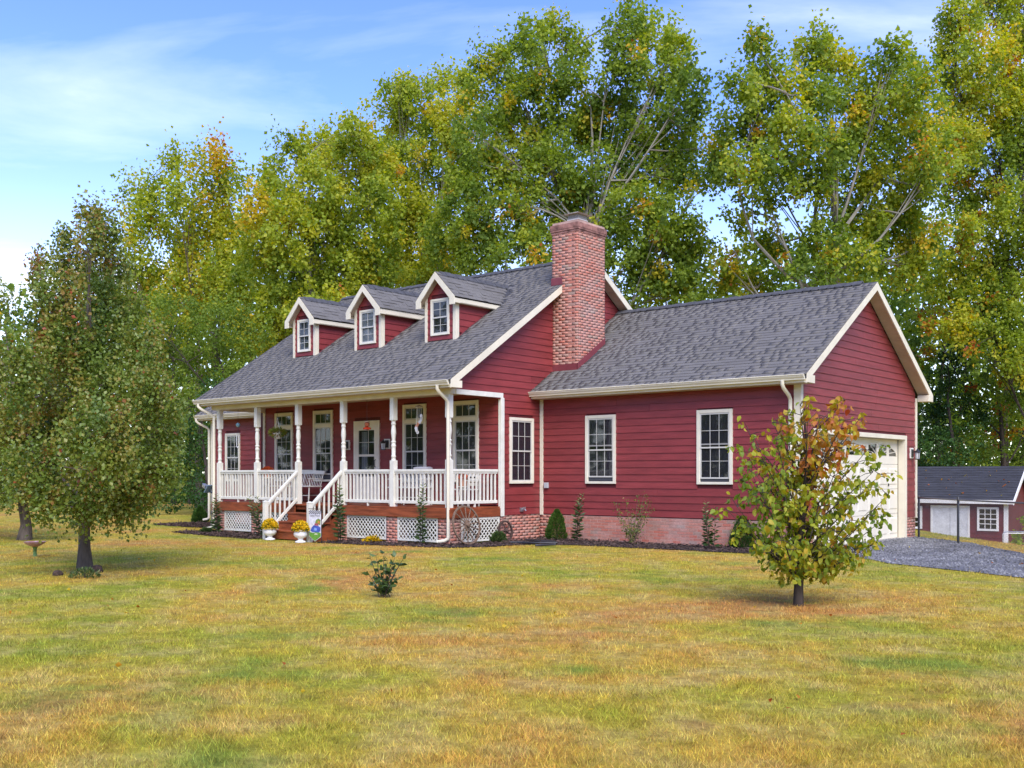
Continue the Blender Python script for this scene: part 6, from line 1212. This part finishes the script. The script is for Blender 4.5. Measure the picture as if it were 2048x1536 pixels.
# ================================================================== shed, fence and gate on the right
def shed():
    t = 45.0; X0, X1, Xd0, Xd1 = 1700, 2014, 1862, 1940; Rv = np.array([EX[0], EY[0]]); Fv = np.array([EX[1], EY[1]])
    k = t / F; zb = -1.95; c0 = CAM + t * ray(2014); Ys = c0[1]
    Rv = np.array([1.0, 0.0]); Fv = np.array([0.0, 1.0])           # square with the house
    gx = lambda px: onY_(px, 1000, Ys)[0][0]
    def P(u, d, z): return (u, Ys - d, z)
    class SF: pass
    fr = SF(); fr.p = P; fr.a = 'S'; fr.c = 7.3
    zE = EYE - (998 - HOR) * k; zR = EYE - (932 - HOR) * k * 1.0; D = 3.4
    b0 = P((gx(X0) + gx(X1)) / 2, -D / 2, zb); root = empty('garden_shed', b0, 'small dark red shed with white double doors and black roof behind the fence', 'shed')
    sred = pmat('shed_red', (.135, .028, .028), .6, .1, 2, objvar=.06)
    mb = MB(); mb.fbox(fr, gx(X0), gx(X1), -D, 0, zb, zE); sw = mb.build('wall', sred, root)
    z = zb
    zdt = EYE - (1013 - HOR) * k
    while z < zE - .05:
        segs = [(gx(X0), gx(X1))] if z > zdt else [(gx(X0), gx(Xd0)), (gx(Xd1), gx(X1))]
        for a, b in segs: mb = MB(); mb.hexa([P(a, 0, z), P(b, 0, z), P(b, .03, z), P(a, .03, z), P(a, 0, z + .19), P(b, 0, z + .19), P(b, .008, z + .19), P(a, .008, z + .19)]); mb.build('siding_board', sred, sw)
        z += .185
    # gable at the right end
    uR = gx(X1); rise = zR - zE; ym = -D / 2
    mb = MB(); mb.prism([P(uR, 0, zE), P(uR, -D, zE), P(uR, ym, zR - .08)], (0, 0, 0), tuple(np.append(-Rv * .1, 0))); mb.build('gable', sred, root)
    rf = pmat('black_shingle', (.045, .046, .055), .9, .2, 3, bump=.4, bscale=30, stretch=(.6, .6, 9)); e = .28
    for sgn in (1, -1):
        dE, zEE = (e if sgn > 0 else -D - e), zE - .10 + .16
        A = [P(gx(X0) - .3, dE, zEE - .12), P(uR + .32, dE, zEE - .12), P(uR + .32, ym, zR), P(gx(X0) - .3, ym, zR)]
        mb = MB(); mb.hexa([(q[0], q[1], q[2] - .07) for q in A] + A); r_ = mb.build('roof', rf, root)
        if sgn > 0:
            n = 14
            for c in range(n):
                f0, f1 = c / n, (c + 1) / n; L0 = [np.array(A[0]) + (np.array(A[3]) - A[0]) * f0, np.array(A[1]) + (np.array(A[2]) - A[1]) * f0, np.array(A[1]) + (np.array(A[2]) - A[1]) * f1, np.array(A[0]) + (np.array(A[3]) - A[0]) * f1]; up = np.array([0, 0, 1.0])
                mb = MB(); mb.hexa([q for q in L0] + [L0[0] + up * .03, L0[1] + up * .03, L0[2] + up * .008, L0[3] + up * .008]); mb.build('shingle_course', rf, r_)
        mb = MB(); mb.prism([(q[0], q[1], q[2]) for q in (A[1], A[2])] + [(A[2][0], A[2][1], A[2][2] - .2), (A[1][0], A[1][1], A[1][2] - .2)], tuple(np.append(Rv * .001, 0)), tuple(np.append(Rv * .04, 0))); mb.build('rake_board', M['urn'], root)
    mb = MB(); mb.fbox(fr, gx(X0) - .3, uR + .33, e - .02, e + .02, zE - .22, zE - .05); mb.build('fascia', M['urn'], root)
    mb = MB(); mb.fbox(fr, uR - .12, uR + .03, -.1, .05, zb, zE); mb.build('corner_board', M['urn'], root)
    # doors
    dpanel = pmat('pale_grey_door', (.66, .67, .70), .55, .08, 6); mid = (gx(Xd0) + gx(Xd1)) / 2
    mb = MB(); mb.fbox(fr, gx(Xd0), gx(Xd0) + .09, 0, .06, zb, zdt); mb.fbox(fr, gx(Xd1) - .09, gx(Xd1), 0, .06, zb, zdt); mb.fbox(fr, gx(Xd0) + .09, gx(Xd1) - .09, 0, .058, zdt - .09, zdt); dt_ = mb.build('door_frame', M['urn'], root)
    for a, b in ((gx(Xd0) + .09, mid - .008), (mid + .008, gx(Xd1) - .09)): mb = MB(); mb.fbox(fr, a, b, 0, .04, zb + .05, zdt - .09); mb.build('door', dpanel, dt_)
    mb = MB(); mb.lathe(P(mid + .05, .06, zb + .9), [(.03, -.03), (.04, 0), (.03, .03)], 8); mb.build('knob', M['black'], dt_)
    for (a, b) in ((1955, 1998), (1802, 1845)):
        ua, ub = gx(a), gx(b); z1, z0_ = EYE - (1015 - HOR) * k, EYE - (1063 - HOR) * k; tw = .09
        mb = MB(); mb.fbox(fr, ua, ua + tw, 0, .07, z0_, z1); mb.fbox(fr, ub - tw, ub, 0, .07, z0_, z1); mb.fbox(fr, ua + tw, ub - tw, 0, .068, z1 - tw, z1); mb.fbox(fr, ua + tw, ub - tw, 0, .068, z0_, z0_ + tw); wn = mb.build('window', M['urn'], root)
        mb = MB(); mb.fbox(fr, ua + tw, ub - tw, .031, .034, z0_ + tw, z1 - tw); mb.build('interior', M['dark'], wn)
        mb = MB()
        for c in range(1, 3): uu = ua + tw + (ub - ua - 2 * tw) * c / 3; mb.fbox(fr, uu - .014, uu + .014, .045, .06, z0_ + tw, z1 - tw)
        for c in range(1, 4): zz_ = z0_ + tw + (z1 - z0_ - 2 * tw) * c / 4; mb.fbox(fr, ua + tw, ub - tw, .046, .059, zz_ - .014 * (1.6 if c == 2 else 1), zz_ + .014 * (1.6 if c == 2 else 1))
        mb.build('muntin', M['urn'], wn)
        for c in range(3):
            for r in range(4):
                mb = MB(); w_, h_ = (ub - ua - 2 * tw) / 3, (z1 - z0_ - 2 * tw) / 4; mb.fbox(fr, ua + tw + c * w_ + .012, ua + tw + (c + 1) * w_ - .012, .042, .045, z0_ + tw + r * h_ + .012, z0_ + tw + (r + 1) * h_ - .012); mb.build('pane', M['glass'], wn)
    # leaves lying on the roof
    rng = np.random.default_rng(3); n = 26; C = []
    for i in range(n): u, f = rng.uniform(gx(1830), gx(2030)), rng.uniform(.05, .85); q = P(u, e + (ym - e) * f, zE - .06 + (zR - zE + .06) * f + .05); C.append(q)
    V, Fa, kk = leaf_arrays(np.array(C), np.where(rng.random(n) < .12, .3, .10), rng.normal(size=(n, 3)) * np.array([1, 1, .3]), rng, wid=.4); lo = mesh_np('roof_leaves', V, Fa, M['leaf'], None, tint=np.repeat(rng.uniform(.8, 1, n), kk)); tag(lo, 'orange fallen leaves lying on the black shed roof', 'leaves', kind='stuff')
shed()
A_, B_ = np.array([.15, 6.75]), np.array([4.6, .95]); dn = (B_ - A_) / np.linalg.norm(B_ - A_); Ln = np.linalg.norm(B_ - A_)
root = empty('chain_link_fence', (*(A_ + B_) / 2, 0.05), 'black chain link fence running from the garage corner along the gravel', 'fence')
zt = lambda q: float(terrain(q[0], q[1]))
for s in (0.02, 2.72, Ln):
    q = A_ + dn * s; m = MB(); m.tube([(q[0], q[1], zt(q) - .1), (q[0], q[1], zt(q) + 1.08), (q[0], q[1], zt(q) + 1.10)], [.028, .028, .012], 10); m.build('post', M['black'], root, smooth=True)
m = MB(); m.tube([(*A_, zt(A_) + 1.04), (*(A_ + dn * 2.7), zt(A_) + 1.04), (*B_, zt(B_) + 1.04)], .019, 8); m.build('top_rail', pmat('grey_rail', (.10, .10, .11), .4, .1), root, smooth=True)
m = MB(); st_ = .062; k = -1.0
wire = pmat('fence_wire', (.10, .10, .11), .5, .1)
while k < Ln:
    for sg in (1, -1):
        s0, s1 = max(0, -k), min(1.0, Ln - k)
        if s1 > s0 + .02:
            P3 = [(*(A_ + dn * (k + s)), .10 + (.02 + s if sg > 0 else 1.0 - s)) for s in (s0, s1)]; m.tube(P3, .0017, 3, cap=False)
    k += st_
mo = m.build('wire_mesh', wire, root); mo['kind'] = 'stuff'
# little galvanised gate behind the crest and the yellow bush
p = at(2006, 1098, 26.0); gz = float(terrain(p[0], p[1])); Rv = np.array([EX[0], EY[0]]); W_ = 1.1
root = empty('pipe_gate', (p[0], p[1], gz), 'low galvanised pipe gate in front of the right end of the shed', 'gate')
H_ = EYE - (1064 - HOR) / F * 26.0
q = lambda u, z: (p[0] + Rv[0] * u, p[1] + Rv[1] * u, z)
m = MB(); m.tube([q(0, gz), q(0, H_ - .06), q(.03, H_ - .015), q(.09, H_), q(W_, H_)], .016, 8); m.build('frame', M['steel'], root, smooth=True); m = MB(); m.tube([q(0, gz + .25), q(W_, gz + .25)], .012, 6); m.build('rail', M['steel'], root)
T_('forsythia_bush', 'yellow green bush at the right edge beside the shed', 2060, 33, [(2040, 1050, 22, 26), (2060, 1040, 30, 34), (2045, 1080, 26, 24), (2080, 1070, 30, 36)], M['darkbark'], M['leaf'], .085, 420, tint=(.55, .09), trunk_r=.05, seed=61, cat='bush', sub_r=(.12, .25), depth=.9, upright=0)
